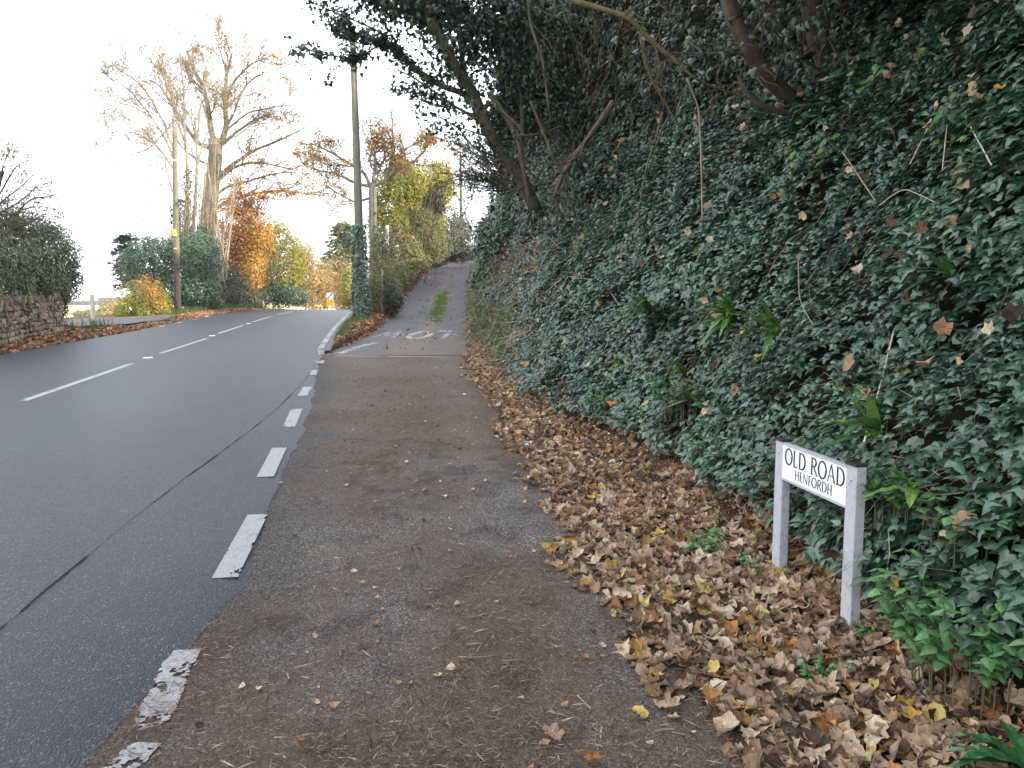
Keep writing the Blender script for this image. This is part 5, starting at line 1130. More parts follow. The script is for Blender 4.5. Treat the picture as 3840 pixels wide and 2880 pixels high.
# ------------------------------------------------------------------ hedges and shrubs across the road
def E(*a): return [ell(*x) for x in a]
def gb(px, Y): p = at(px, 1150, Y); return (p[0], p[1], float(zr(Y)))
gA = 'shrubs along the far left roadside'
hedge_cloud(E((520, 1125, 70, 75, 35, 1.0), (575, 1170, 55, 40, 34, .8), (480, 1170, 45, 45, 35, .8), (600, 1140, 40, 50, 35, .7)), 5200, 0.11, 'yellowgreen', 'autumn_shrub', 'low yellow green and russet shrub left of the far left pole', 'shrub', gb(530, 35), LEAF, 0.40, 2, gA, 0.5, 14, seed=2)
hedge_cloud(E((575, 1095, 40, 60, 34.3, .7), (548, 1060, 30, 28, 34.3, .6), (600, 1140, 28, 30, 34.3, .5)), 900, 0.10, 'oakleaf', 'autumn_shrub', 'small russet red shrub left of the far left pole', 'shrub', gb(570, 34), LEAF, 0.50, 2.8, gA, 0.95, 8, seed=3)
hedge_cloud(E((575, 985, 118, 105, 40, 1.3), (700, 1005, 105, 125, 40.5, 1.3), (625, 1080, 105, 85, 40, 1.2), (765, 965, 65, 115, 42, 1.0), (745, 1095, 80, 70, 40, 1.0), (520, 1010, 70, 75, 40.5, 1.0)), 24000, 0.13, 'holly', 'holly', 'big bluish dark green holly behind the left pole', 'shrub', gb(650, 40), LEAF, 0.33, 1.5, gA, 0.5, 12, seed=4)
t_ = thing('conifer', 'dark blue green conifer with layered flat boughs left of the holly', 'conifer', gb(500, 43)); lf = Leaves(); b = MB(); rr = np.random.default_rng(50)
bp = gb(500, 43); b.tube(dense([bp, at(505, 1000, 43), at(510, 880, 43)], 8), np.linspace(0.1, 0.03, 8), 6); b.build('trunk', M['darkbark'], t_)
for py in (892, 908, 926, 950, 975, 1005, 1040, 1070):
    for k in range(6):
        a = rr.uniform(PI * 0.6, PI * 1.5); L = rr.uniform(0.8, 1.55) * (0.6 + (py - 850) / 260) * (1 if py < 990 else 0.6); p0 = at(505, py + rr.uniform(-14, 14), 43); u = np.linspace(0.15, 1, 34); Pb = p0 + np.array([math.cos(a), math.sin(a), 0.05]) * (L * u)[:, None] + DOWN * (0.25 * L * u ** 2)[:, None] + rr.normal(0, 0.05, (34, 3))
        lf.add(SPRAY, Pb, UP + rng.normal(0, 0.3, (34, 3)), rng.uniform(0.18, 0.32, 34), np.array([math.cos(a), math.sin(a), -0.3]), 0.6)
lf.build('crown', M['conifer'], t_, 'stuff')
hedge_cloud(E((830, 1110, 95, 52, 46, 1.2), (930, 1118, 85, 44, 50, 1.2), (760, 1125, 75, 45, 42, 1.0), (860, 1065, 80, 55, 47, 1.0)), 10000, 0.13, 'darkgreen', 'hedge', 'low dark bramble hedge along the road right of the left pole', 'hedge', gb(850, 46), LEAF, 0.36, 1.6, gA, 0.5, 26, seed=5)
hedge_cloud(E((1050, 1105, 75, 48, 55, 1.4), (1110, 1118, 50, 34, 60, 1.2)), 3800, 0.16, 'holly', 'hedge', 'dark green shrub below the yellow trees at the road bend', 'hedge', gb(1060, 56), LEAF, 0.36, 1.3, gA, 0.5, 8, seed=6)
gT = 'autumn trees beyond the far left roadside'
hedge_cloud(E((850, 1000, 75, 130, 53, 1.5), (900, 930, 85, 110, 54, 1.6), (880, 1050, 80, 80, 52, 1.2)), 9500, 0.16, 'yellowgreen', 'autumn_tree', 'olive yellow tree right of the beech trunk', 'tree', gb(870, 53), LEAF, 0.44, 1.2, gT, 0.6, 12, seed=7)
hedge_cloud(E((950, 990, 48, 130, 51, 1.0), (970, 890, 55, 70, 51, 1.0), (935, 1080, 40, 60, 51, .8)), 6000, 0.15, 'orangeleaf', 'autumn_tree', 'slim glowing orange tree between two olive yellow ones', 'tree', gb(945, 51), LEAF, 0.45, 1.4, gT, 0.6, 8, seed=8)
hedge_cloud(E((1040, 960, 85, 120, 56, 1.6), (1020, 900, 75, 75, 56, 1.4), (1095, 1000, 58, 115, 57, 1.3), (1030, 1050, 90, 80, 56, 1.3)), 13000, 0.16, 'yellowgreen', 'autumn_tree', 'broad yellow green tree right of the slim orange tree', 'tree', gb(1040, 56), LEAF, 0.42, 1.2, gT, 0.6, 12, seed=9)
gF = 'trees beyond the bend of the road'
hedge_cloud(E((1150, 1040, 65, 125, 84, 3), (1190, 1080, 60, 95, 82, 3), (1135, 960, 50, 70, 86, 2), (1215, 1060, 45, 85, 86, 2)), 9500, 0.24, 'goldleaf', 'autumn_tree', 'gold brown tree left of the speed limit sign', 'tree', at(1150, 1165, 84), SPRAY, 0.42, 0.8, gF, 0.7, 14, 'paletwig', seed=10)
hedge_cloud(E((1275, 1050, 65, 110, 90, 3), (1305, 1100, 50, 80, 84, 3), (1240, 1050, 50, 100, 94, 2)), 8000, 0.24, 'goldleaf', 'autumn_tree', 'pale sunlit gold tree with white stems right of the speed limit sign', 'tree', at(1270, 1165, 88), SPRAY, 0.46, 0.8, gF, 0.8, 22, 'paletwig', seed=11)
hedge_cloud(E((1308, 1080, 32, 90, 60, 1.0)), 2200, 0.17, 'yellowgreen', 'autumn_shrub', 'bright yellow shrub close left of the ivy wrapped pole', 'shrub', at(1305, 1165, 60), SPRAY, 0.42, 1.2, gF, 0.7, 5, 'paletwig', seed=12)
t_ = thing('fir_tree', 'green fir with drooping sunlit fronds left of the ivy wrapped pole', 'conifer', tuple(at(1290, 1165, 92))); lf = Leaves(); b = MB(); rr = np.random.default_rng(52)
b.tube(dense([at(1290, 1165, 92), at(1290, 1000, 92), at(1292, 850, 92)], 8), np.linspace(0.3, 0.06, 8), 6); b.build('trunk', M['darkbark'], t_)
for k in range(210):
    f = rr.random(); py = 835 + 180 * f; a = rr.uniform(0, 2 * PI); L = (0.7 + 3.0 * f ** 0.7) * rr.uniform(0.7, 1.1); p0 = at(1290, py, 92); u = np.linspace(0.1, 1, 16); Pb = p0 + np.array([math.cos(a), math.sin(a), 0.1]) * (L * u)[:, None] + DOWN * (0.45 * L * u ** 2)[:, None] + rr.normal(0, 0.1, (16, 3))
    lf.add(SPRAY, Pb, UP + rng.normal(0, 0.4, (16, 3)), rng.uniform(0.35, 0.6, 16), np.array([math.cos(a), math.sin(a), -0.6]), 0.7)
lf.build('crown', M['fir'], t_, 'stuff')

def limb_tree(name, lab, base, trunks, limbs, Y, seed, leafmat, nleaf, lsize, tw, bmat, group=None, kids=(9, 5), L0=1.6, lvl=3, jit=0.12, leaf_from=0.1, leaf_tips=None, ratio=0.55, up=0.08, tmpl=LEAF):
    global RMIN; RMIN = Y * 0.00021
    t_ = thing(name, lab, 'tree', tuple(base), group); rr = np.random.default_rng(seed); tp = []; good = []
    for pts, r0, r1 in trunks:
        b = MB(); P = dense(ats(pts, Y), 20); b.tube(P, np.linspace(r0, r1, 20), 9); b.build('trunk', M[bmat], t_, True)
    for pts, r, lf_ in limbs:
        b = MB(); P = dense(ats(pts, Y), 5 * len(pts)); b.tube(P, np.linspace(r, max(0.012, r * 0.3), len(P)), 6, False); mine = [P]
        spread(b, P, r * 0.42, L0, lvl, mine, rr, kids, 0.65, up, 0.22, 0.18, ratio); b.build('limb', M[tw], t_)
        tp += mine; good += mine * lf_
    lf = Leaves(); C = tip_pts(good, nleaf, jit, leaf_from); lf.add(tmpl, C, UP + rng.normal(0, 0.7, C.shape), lsize * rng.uniform(0.6, 1.3, nleaf), DOWN, 0.3); lf.build('crown', M[leafmat], t_, 'stuff')
    RMIN = 0.004
    return t_
# the great beech
limb_tree('beech_tree', 'big beech with pale trunk, spreading limbs and copper leaves beyond the left pole', gb(770, 52),
    [([(770, 1160), (768, 1000), (775, 860), (795, 700), (812, 560), (805, 520)], 0.62, 0.42)],
    [([(812, 570), (830, 540), (850, 470), (842, 380), (850, 280), (870, 200)], 0.22, 1), ([(805, 540), (790, 480), (780, 400), (760, 320), (720, 250), (700, 190)], 0.22, 1), ([(800, 560), (745, 540), (700, 480), (650, 400), (600, 320), (560, 300)], 0.16, 1), ([(840, 380), (880, 300), (940, 240), (1000, 215), (1060, 260)], 0.09, 2), ([(835, 500), (930, 420), (1040, 400), (1120, 390)], 0.08, 1), ([(850, 280), (830, 200), (800, 140)], 0.07, 1),
     ([(820, 660), (880, 610), (960, 560), (1040, 530), (1120, 490)], 0.14, 0), ([(812, 680), (870, 630), (930, 610), (990, 610), (1050, 625), (1110, 640)], 0.13, 1), ([(800, 740), (850, 700), (930, 680), (1010, 655), (1080, 645), (1140, 650)], 0.10, 1),
     ([(800, 790), (860, 750), (950, 725), (1060, 715), (1140, 725), (1230, 735)], 0.13, 2), ([(830, 545), (880, 500), (950, 450), (1010, 430)], 0.12, 1), ([(835, 500), (880, 420), (900, 350), (950, 290), (980, 280)], 0.10, 1), ([(800, 800), (860, 780), (900, 800), (930, 850), (940, 900)], 0.07, 5), ([(790, 840), (850, 830), (890, 870), (900, 940)], 0.06, 5), ([(785, 780), (840, 740), (880, 760), (920, 800)], 0.05, 4), ([(780, 880), (740, 900), (700, 940)], 0.05, 2), ([(790, 620), (740, 600), (690, 560), (640, 500)], 0.10, 0)],
    52, 61, 'beech', 11000, 0.17, 'bark', 'bark', None, (9, 5), 2.3, 3, 0.16, 0.15)
P, N = blob(E((880, 800, 90, 80, 51, 1.8), (830, 850, 70, 70, 51, 1.5), (920, 890, 60, 70, 51, 1.3), (990, 740, 90, 25, 51, 1.0), (860, 960, 60, 60, 51, 1.2), (1100, 725, 90, 18, 51, .8)), 4800, 1.0, 0.52, 1.6, 63); lf = Leaves(); lf.add(LEAF, P, UP + rng.normal(0, 0.7, P.shape), rng.uniform(0.11, 0.2, len(P))); lf.build('low_foliage', M['beech'], bpy.data.objects['beech_tree'], 'stuff')
# the pale bare ash left of it
limb_tree('ash_tree', 'pale many stemmed bare tree with a wide fan of twigs behind the left pole', gb(690, 47),
    [([(690, 1150), (692, 950), (700, 780), (705, 620), (690, 470), (688, 380)], 0.16, 0.07), ([(720, 1120), (722, 900), (735, 700), (740, 560), (730, 440)], 0.13, 0.06), ([(668, 1150), (665, 950), (662, 760), (655, 560), (648, 440)], 0.13, 0.06), ([(750, 1100), (752, 880), (765, 720), (770, 600)], 0.1, 0.05)],
    [([(655, 600), (620, 520), (570, 440), (500, 400), (430, 380)], 0.08, 1), ([(650, 560), (610, 450), (560, 360), (500, 290), (440, 260)], 0.08, 1), ([(690, 480), (650, 380), (610, 280), (560, 220), (540, 180)], 0.07, 1), ([(695, 450), (690, 350), (680, 250), (670, 170)], 0.07, 1), ([(740, 520), (750, 400), (770, 300), (780, 220)], 0.06, 1), ([(655, 640), (600, 560), (540, 510), (470, 490), (390, 500)], 0.06, 1), ([(705, 560), (660, 450), (640, 350), (600, 250)], 0.07, 1), ([(665, 760), (640, 700), (620, 620), (615, 540)], 0.05, 0), ([(600, 560), (520, 470), (440, 420), (370, 400)], 0.05, 1), ([(570, 440), (480, 330), (400, 290), (350, 300)], 0.05, 1), ([(640, 470), (560, 560), (460, 590), (380, 560)], 0.045, 0), ([(560, 360), (480, 250), (420, 200)], 0.04, 1), ([(735, 640), (760, 540), (800, 450), (820, 350)], 0.06, 1)],
    47, 71, 'oakleaf', 900, 0.13, 'paletwig', 'paletwig', None, (11, 5), 2.0, 3, 0.12)
lf = Leaves(); n = 2600; ash = bpy.data.objects['ash_tree']
C = tip_pts([dense(ats([(692, 1000), (700, 780), (704, 640)], 47), 10), dense(ats([(665, 980), (662, 760)], 47), 10)], n, 0.16, 0.0); lf.add(IVY_F, C, rdir(n), rng.uniform(0.1, 0.16, n), DOWN, 0.5); lf.build('ivy', M['holly'], ash, 'stuff')
P, N = blob(E((560, 760, 70, 80, 47, 1.4), (530, 830, 60, 50, 47, 1.2), (600, 690, 50, 50, 47, 1.0)), 420, 0.9, 0.45, 1.6, 72); lf = Leaves(); lf.add(LEAF, P, UP + rng.normal(0, 0.7, P.shape), rng.uniform(0.08, 0.15, len(P))); lf.build('low_foliage', M['oakleaf'], ash, 'stuff')
b = MB(); tp = []; rr = np.random.default_rng(74)
for k in range(90):
    x0 = rr.uniform(640, 860); p = at(x0, rr.uniform(950, 1100), 46); grow(b, p, (rr.uniform(-0.25, 0.25), 0, 1), rr.uniform(2.5, 7.5), 0.03, 1, tp, rr, 6, 0.05, 0.06, (4, 4), 0.4, 4, 0.3)
b.build('shoots', M['paletwig'], ash)['kind'] = 'stuff'

# ------------------------------------------------------------------ the two poles
def wood_pole(name, lab, pts, Y, r0, r1, split, parts):
    P = dense(ats(pts, Y), 24); t_ = thing(name, lab, 'utility pole', tuple(P[0])); R = np.linspace(r0, r1, 24); k = int(24 * split)
    if k > 1:
        b = MB(); b.tube(P[:k + 1], R[:k + 1], 14); b.build('butt', M['poledark'], t_, True)
    b = MB(); b.tube(P[max(0, k):], R[max(0, k):], 14); b.build('shaft', M['pole'], t_, True)
    return t_, P, R
lp, LPp, LPr = wood_pole('telegraph_pole', 'plain wooden telegraph pole with small yellow notice, far left roadside', [(667, 1168), (664, 1050), (660, 850), (657, 650), (655, 480)], 37, 0.15, 0.105, 0.33, None)
def on_pole(P, R, py, Y, front=0.02, dx=0.0):
    c = at(0, py, Y); i = np.argmin(np.abs(P[:, 2] - c[2])); return P[i] + np.array([dx * R[i], -R[i] - front, 0]), R[i]
q, r = on_pole(LPp, LPr, 862, 37); b = MB(); b.box(q, (0.19, 0.012, 0.30)); b.build('notice', M['notice'], lp)
for py, w in ((613, 0.22), (928, 0.12), (992, 0.16), (986, 0.16)):
    q, r = on_pole(LPp, LPr, py, 37, 0.004); b = MB(); b.tube([q + np.array([0, r, -0.03]), q + np.array([0, r, 0.03])], r + 0.012, 14) if w > 0.2 else b.box(q, (w, 0.01, 0.035)); b.build('band' if w > 0.2 else 'tag', M['white'], lp)
q, r = on_pole(LPp, LPr, 765, 37, 0, 1.0); b = MB(); b.box(q + np.array([0.10, r, 0]), (0.14, 0.10, 0.14)); b.build('bracket', M['plastic'], lp)
mp, MPp, MPr = wood_pole('telegraph_pole', 'tall wooden telegraph pole wrapped in ivy where the lane leaves the road', [(1356, 1205), (1352, 1100), (1347, 900), (1340, 650), (1332, 420), (1326, 225), (1322, 130)], 26, 0.165, 0.095, 0.0, None)
lf = Leaves(); n = 3400; py = rng.uniform(840, 1190, n); z = np.array([at(0, p, 26)[2] for p in np.linspace(840, 1190, 60)]); zz = np.interp(py, np.linspace(840, 1190, 60), z)
ci = np.stack([np.interp(zz, MPp[:, 2], MPp[:, j]) for j in range(3)], -1); a = rng.uniform(0, 2 * PI, n); th = 0.17 + 0.16 * fbm(np.stack([a, zz * 2.2], -1), 1.3, 6) * rng.random(n) + 0.04 * (py > 1060)
keep = fbm(np.stack([a * 0.8, zz], -1), 1.9, 61) > np.where(py < 930, 0.36, np.where(py < 1040, 0.52, 0.40)); o = np.stack([np.cos(a), np.sin(a), 0 * a], -1)
lf.add(IVY_F, (ci + o * th[:, None])[keep], (o + UP * 0.4 + rng.normal(0, 0.35, o.shape))[keep], rng.uniform(0.07, 0.13, keep.sum()), DOWN, 0.6); lf.build('ivy', M['ivy'], mp, 'stuff')
q, r = on_pole(MPp, MPr, 1000, 26, 0.0); b = MB(); cx = q + np.array([-0.03, -0.09, 0]); b.tube([cx + UP * 0.20, cx + UP * 0.16, cx, cx + DOWN * 0.16, cx + DOWN * 0.21], [0.05, 0.085, 0.10, 0.095, 0.04], 14); can = b.build('cable_joint', M['canister'], mp, True)
b = MB(); b.tube([cx + DOWN * 0.0 + UP * 0.05, cx + UP * 0.09], 0.112, 14); b.build('band', M['plastic'], can)
b = MB(); b.tube(dense([cx + UP * 0.18, cx + np.array([0.03, 0.02, 0.7]), cx + np.array([0.05, 0.06, 0.95])], 8), 0.018, 6); b.build('cable', M['plastic'], can)
b = MB(); b.tube(np.array([MPp[i] + np.array([MPr[i] * 0.8, -MPr[i] * 0.75, 0]) for i in range(24)]), 0.022, 6); b.build('conduit', M['plastic'], mp)
b = MB(); tpz = MPp[-3]; b.tube([tpz + np.array([-0.35, -0.12, 0]), tpz + np.array([0.35, -0.12, 0])], 0.04, 6); b.build('crossarm', M['poledark'], mp)

# ------------------------------------------------------------------ signs and posts by the road
sp = at(1238, 1120, 70); t_ = thing('speed_limit_sign', 'grey plate with white disc and black slash above an orange plate, past the bend', 'road sign', (sp[0], sp[1], float(zr(70)) - 0.1))
for dx in (-0.2, 0.2):
    b = MB(); b.tube([np.array([sp[0] + dx, 70.06, float(zr(70)) - 0.2]), np.array([sp[0] + dx, 70.06, at(0, 1098, 70)[2]])], 0.03, 8); b.build('post', M['galv'], t_)
c1 = at(1237, 1110, 70); b = MB(); b.box(c1, (0.66, 0.02, 0.60)); pl_ = b.build('plate', M['signgrey'], t_)
a = np.linspace(0, 2 * PI, 33)[:-1]; b = MB(); V = np.concatenate([[[0, 0, 0]], np.stack([0.28 * np.cos(a), 0 * a, 0.28 * np.sin(a)], -1)]) + c1 + np.array([0, -0.016, 0]); b.add(V, [[0, 1 + i, 1 + (i + 1) % 32] for i in range(32)]); b.build('disc', M['white'], pl_)
b = MB(); R45 = np.array([[math.cos(0.8), 0, -math.sin(0.8)], [0, 1, 0], [math.sin(0.8), 0, math.cos(0.8)]]); b.box(c1 + np.array([0, -0.022, 0]), (0.55, 0.006, 0.11), R45); b.build('slash', M['black'], pl_)
c2 = at(1239, 1136, 70) + np.array([0, -0.03, 0]); b = MB(); b.box(c2, (0.62, 0.02, 0.56)); p2 = b.build('plate', M['orange'], t_)
b = MB(); b.add(np.array([(-0.02, 0, 0.02), (0.24, 0, 0.02), (0.10, 0, 0.14), (0.02, 0, 0.10)]) + c2 + np.array([0, -0.014, 0.06]), [[0, 1, 2], [0, 2, 3]]); b.box(c2 + np.array([-0.16, -0.014, 0.10]), (0.14, 0.004, 0.04)); b.box(c2 + np.array([-0.14, -0.014, 0.03]), (0.10, 0.004, 0.03)); b.build('pictogram', M['black'], p2)
b = MB(); b.box(c2 + np.array([0, -0.014, -0.08]), (0.50, 0.004, 0.045)); b.box(c2 + np.array([0, -0.014, -0.17]), (0.46, 0.004, 0.045)); b.build('text_line', flat_mat('faded_print', (0.30, 0.12, 0.01)), p2)
gM = 'thin posts in the hedge behind the ivy wrapped pole'
for px, y0, y1, Y, r, mat, nm, lab in [(1407, 700, 1010, 31, 0.075, 'pole', 'wooden_post', 'grey wooden post with bands in the hedge right of the ivy pole'), (1452, 845, 960, 34, 0.07, 'galv', 'metal_post', 'pale metal post standing in the lane hedge'), (1434, 1012, 1150, 28, 0.035, 'gatepost', 'marker_post', 'thin whitish stick at the lane edge by the ivy pole')]:
    P = ats([(px - (3 if px < 1420 else 0), y0), (px, y1), (px + 2, y1 + 90)], Y); t_ = thing(nm, lab, 'post', tuple(P[-1]), gM); b = MB(); b.tube(P, r, 10); b.build('shaft', M[mat], t_)
    if px == 1407:
        for yy_ in (800, 850): c = at(px - 2, yy_, Y); b = MB(); b.tube([c + DOWN * 0.05, c + UP * 0.05], r + 0.012, 10); b.build('band', M['plastic'], t_)
for k, (x, y) in enumerate([(-7.42, 16.2), (-8.5, 22.6), (-9.55, 28.9)]):
    zg = float(zr(y)) + 0.013; t_ = thing('road_stud', ['metal road stud nearest the camera in the centre line', 'second road stud along the centre line', 'farthest road stud in the centre line before the bend'][k], 'road stud', (x, y, zg), 'reflecting road studs in the centre line')
    b = MB(); V = np.array([(-0.07, -0.10, 0), (0.07, -0.10, 0), (0.07, 0.10, 0), (-0.07, 0.10, 0), (-0.045, -0.06, 0.022), (0.045, -0.06, 0.022), (0.045, 0.06, 0.022), (-0.045, 0.06, 0.022)]) + np.array([x, y, zg]); b.quads(V, [[0, 1, 5, 4], [1, 2, 6, 5], [2, 3, 7, 6], [3, 0, 4, 7], [4, 5, 6, 7]]); b.build('casing', M['galv'], t_)
    b = MB(); b.box((x, y, zg + 0.026), (0.07, 0.09, 0.012)); b.build('pad', M['plastic'], t_)

# ------------------------------------------------------------------ growth on the island and along the lane
def isl(u, y): 
    A, Bx = float(XR(y)) + 0.16, max(float(LL(y)), float(XR(y)) + 0.2); x = A + (Bx - A) * u
    return np.array((x, y, float(island_z(np.array([x]), np.array([y]), np.array([u]))[0])))
lf = Leaves(); pts = np.array([isl(rng.uniform(0.05, 0.85), yv) for yv in 19.6 + 7.4 * rng.random(5200)]); k = fbm(pts, 2.2, 14) > 0.47; pts = pts[k]
lf.add(BLADE, pts, np.stack([rng.normal(0, .5, len(pts)), -1 + rng.normal(0, .4, len(pts)), 0.2 + 0 * pts[:, 0]], -1), rng.uniform(0.06, 0.17, len(pts)), UP, 0.7)
tag(lf.build('verge_grass', M['grass']), 'tuft of bright green grass below the ivy wrapped pole', 'grass', None, 'stuff')
lf = Leaves(); n = 14000; y = 25.6 + 10.5 * rng.random(n); u = rng.normal(0.60, 0.05, n); x = LL(y) + (TR(y) - LL(y)) * u
k = (fbm(np.stack([x, y], -1), 2.2, 19, 4) + 0.22 * np.sin((y - 25.6) / 10.5 * PI) > 0.56 + 0.10 * rng.random(n)); x, y = x[k], y[k]
lf.add(BLADE, np.stack([x, y, ZL(y) + 0.005], -1), np.stack([rng.normal(0, .5, len(x)), -1 + rng.normal(0, .4, len(x)), 0.3 + 0 * x], -1), rng.uniform(0.04, 0.09, len(x)), UP, 0.6)
tag(lf.build('lane_grass', leaf_mat('bright_lane_grass', [(0, (0.06, 0.11, 0.02)), (1, (0.13, 0.21, 0.04))], 0.6, 0.3, 0.25)), 'strip of vivid green grass growing down the middle of the lane', 'grass', None, 'stuff')
lf = Leaves(); yv = 24 + 30 * rng.random(2500); pts = np.stack([XL(yv) - 0.7 - 1.6 * rng.random(2500), yv, 0 * yv], -1); pts = pts[(yv < 25.5) | (yv > 33)]; pts[:, 2] = left_z(pts[:, 0], pts[:, 1], 0)
lf.add(BLADE, pts, np.stack([rng.normal(0, .5, len(pts)), -1 + rng.normal(0, .4, len(pts)), 0 * pts[:, 0]], -1), rng.uniform(0.15, 0.4, len(pts)), UP, 0.75)
tag(lf.build('verge_grass', M['grass']), 'rough grass round the foot of the left pole', 'grass', None, 'stuff')
gL = 'hedge growth left of the lane'
def ib(px, Y): p = at(px, 1150, Y); return (p[0], p[1], float(zr(Y)) + 0.3)
hedge_cloud(E((1440, 1060, 60, 105, 28.5, .7), (1400, 1100, 38, 85, 27.5, .5), (1430, 940, 55, 90, 30, .6)), 7500, 0.075, 'hedgebrown', 'hedge_bush', 'brown twiggy bush with few leaves right of the ivy pole', 'bush', ib(1430, 28.5), LEAF, 0.40, 2.2, gL, 0.7, 40, 'twig', seed=20)
hedge_cloud(E((1475, 1120, 36, 60, 28, .5)), 1500, 0.10, 'darkgreen', 'hedge_bush', 'small dark green bush low at the lane edge', 'bush', ib(1470, 28), LEAF, 0.38, 2.2, gL, 0.6, 8, 'twig', seed=21)
hedge_cloud(E((1505, 950, 85, 100, 37, 1.0), (1475, 1040, 58, 75, 34, .9), (1600, 915, 85, 80, 42, 1.1), (1560, 860, 85, 85, 40, 1.1), (1560, 975, 60, 40, 40, .9), (1478, 1085, 36, 50, 33, .7), (1510, 1030, 52, 50, 36, .8)), 20000, 0.12, 'hedgebrown', 'hedge_bush', 'green brown hedge on the bank left of the climbing lane', 'hedge', ib(1530, 37), LEAF, 0.34, 1.7, gL, 0.6, 20, 'twig', seed=22)
hedge_cloud(E((1680, 890, 80, 95, 50, 1.4), (1735, 880, 50, 95, 55, 1.4), (1640, 940, 60, 60, 46, 1.2), (1790, 950, 50, 40, 60, 1.4), (1690, 945, 70, 30, 50, 1.2), (1600, 968, 55, 34, 50, 1.0)), 13000, 0.15, 'darkgreen', 'hedge_bush', 'dark hedge at the top of the lane before the sky gap', 'hedge', at(1640, 975, 53), LEAF, 0.36, 1.3, gL, 0.6, 10, 'twig', seed=23)
hedge_cloud(E((1470, 720, 75, 90, 38, 1.2), (1450, 820, 80, 90, 38, 1.2), (1540, 690, 65, 75, 39, 1.1), (1500, 640, 50, 50, 39, 1.0)), 10500, 0.14, 'yellowgreen', 'autumn_tree', 'yellow tree behind the ivy wrapped pole', 'tree', ib(1470, 38), LEAF, 0.42, 1.4, gL, 0.7, 8, 'twig', seed=24)
hedge_cloud(E((1605, 720, 85, 110, 42, 1.4), (1655, 690, 55, 80, 43, 1.2), (1590, 820, 85, 85, 42, 1.3), (1540, 800, 60, 70, 41, 1.2)), 13000, 0.15, 'yellowgreen', 'autumn_tree', 'bushy yellow green tree left of the lane top', 'tree', at(1600, 985, 42), LEAF, 0.40, 1.3, gL, 0.7, 7, 'twig', seed=25)
hedge_cloud(E((1640, 750, 34, 60, 41, .8)), 1500, 0.14, 'darkgreen', 'autumn_tree', 'dark green ivy column within the yellow green tree', 'tree', at(1640, 985, 41), LEAF, 0.36, 1.5, gL, 0.7, 4, 'twig', seed=26)
limb_tree('slim_tree', 'slim bare tree with ivy standing at the top of the lane', at(1735, 990, 56), [([(1735, 990), (1730, 850), (1728, 700), (1726, 570)], 0.13, 0.07)], [([(1728, 760), (1690, 700), (1660, 640)], 0.05, 1), ([(1727, 680), (1740, 620), (1735, 560)], 0.05, 1), ([(1730, 820), (1770, 740), (1780, 690)], 0.05, 1), ([(1730, 850), (1700, 800), (1670, 790)], 0.04, 1)], 56, 81, 'hedgebrown', 900, 0.16, 'twig', 'bark', gL, (7, 4), 1.5, 2)
limb_tree('oak_tree', 'spreading oak with thin orange leaves behind the ivy wrapped pole', ib(1395, 36), [([(1400, 1120), (1400, 950), (1396, 800), (1395, 700)], 0.2, 0.15)],
    [([(1395, 720), (1370, 650), (1290, 600), (1220, 560), (1160, 535)], 0.10, 1), ([(1396, 700), (1340, 690), (1260, 650), (1190, 640), (1130, 610)], 0.09, 1), ([(1395, 700), (1410, 620), (1400, 540), (1405, 500)], 0.09, 1), ([(1396, 700), (1440, 680), (1500, 640), (1560, 600), (1600, 560)], 0.10, 1), ([(1470, 600), (1478, 560), (1470, 480), (1475, 440)], 0.08, 0), ([(1440, 680), (1470, 610), (1520, 560), (1570, 530)], 0.08, 1), ([(1396, 740), (1330, 760), (1260, 720), (1210, 690)], 0.07, 1), ([(1396, 720), (1430, 620), (1450, 560)], 0.06, 1)],
    36, 91, 'oakleaf', 4200, 0.115, 'bark', 'bark', None, (9, 5), 1.25, 3, 0.09, 0.2)
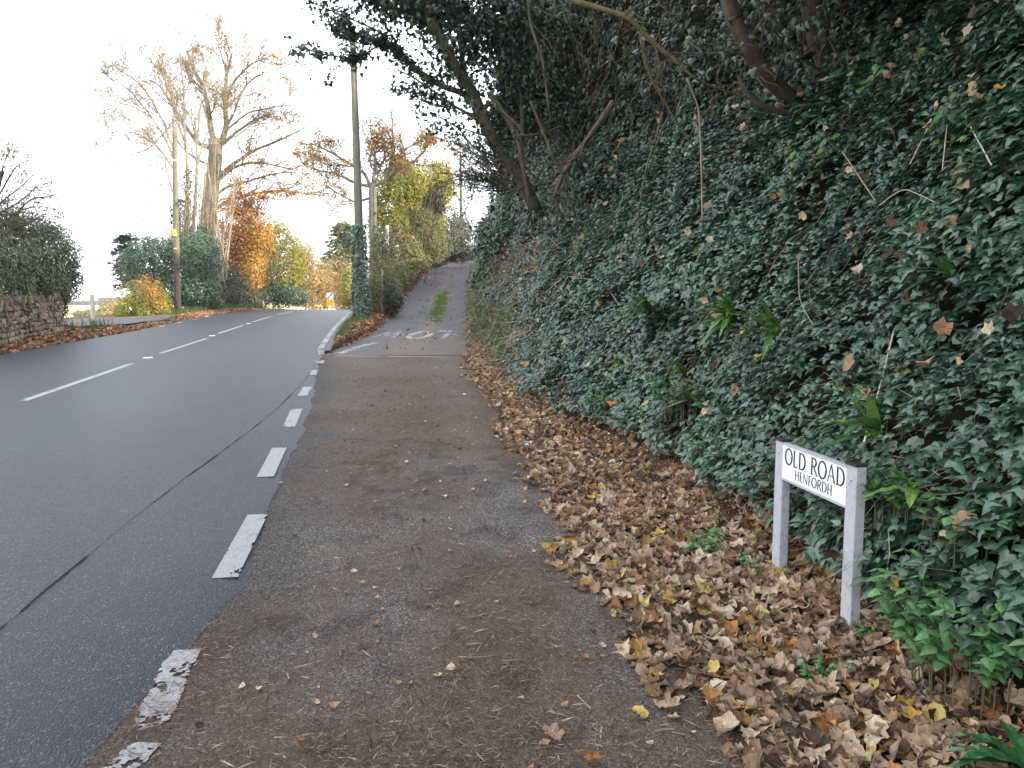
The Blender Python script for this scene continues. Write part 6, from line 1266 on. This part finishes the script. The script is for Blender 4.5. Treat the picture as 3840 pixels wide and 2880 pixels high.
P, N = blob(E((1410, 530, 50, 40, 36, .7), (1620, 520, 70, 36, 36, .8), (1240, 530, 60, 25, 36, .6), (1490, 590, 60, 40, 36, .7), (1700, 560, 30, 25, 36, .5)), 2300, 0.95, 0.46, 2.2, 92); lf = Leaves(); lf.add(LEAF, P, UP + rng.normal(0, 0.7, P.shape), rng.uniform(0.08, 0.14, len(P))); lf.build('outer_foliage', M['oakleaf'], bpy.data.objects['oak_tree'], 'stuff')

# a wire between the two poles
b = MB(); u = np.linspace(0, 1, 40); A_, B_ = MPp[-4], LPp[-2]; b.tube(A_ + (B_ - A_) * u[:, None] + DOWN * (1.1 * 4 * u * (1 - u))[:, None], 0.012, 4); tag(b.build('overhead_wire', M['plastic']), 'thin wire slung between the two telegraph poles', 'wire')
# small rubbish on the tarmac edge
for px, py, m_, lab, sc in [(1975, 1682, 'wrapper', 'crumpled pale blue wrapper at the tarmac edge of the drift', 0.055), (1741, 1487, 'white', 'scrap of white paper on the far tarmac edge', 0.045)]:
    if m_ == 'wrapper': M['wrapper'] = flat_mat('pale_blue_wrapper', (0.30, 0.42, 0.55), 0.4, 0.5, 0, 0.3, 60)
    X, Yd, Z = ray(px, py); tt = 1.6 / (0.027 * Yd - Z); o = link('wrapper' if m_ == 'wrapper' else 'paper_scrap', mesh_np('scrap', *maple(99, 12, 2, 1.5, 2.5, 3, 0.12), [M[m_]])); o.location = (X * tt, Yd * tt, 0.027 * Yd * tt + 0.03); o.scale = (sc * 1.6, sc * 0.7, sc); tag(o, lab, 'litter')
# thin haze added in the air to wash out the distance like lens glare
b = MB(); b.box((0, 1470, 12.5), (6240, 3940, 39)); hz_ = b.build('haze', None)
hz_.data.materials.clear(); hm = bpy.data.materials.new('haze_air'); hm.use_nodes = True; hm.node_tree.nodes.clear()
ho = hm.node_tree.nodes.new('ShaderNodeOutputMaterial'); hv = hm.node_tree.nodes.new('ShaderNodeVolumePrincipled'); hv.inputs['Density'].default_value = 0.0004; hv.inputs['Color'].default_value = (0.95, 0.96, 1, 1); hv.inputs['Anisotropy'].default_value = 0.3
hm.node_tree.links.new(hv.outputs[0], ho.inputs['Volume']); hz_.data.materials.append(hm); tag(hz_, kind='stuff')
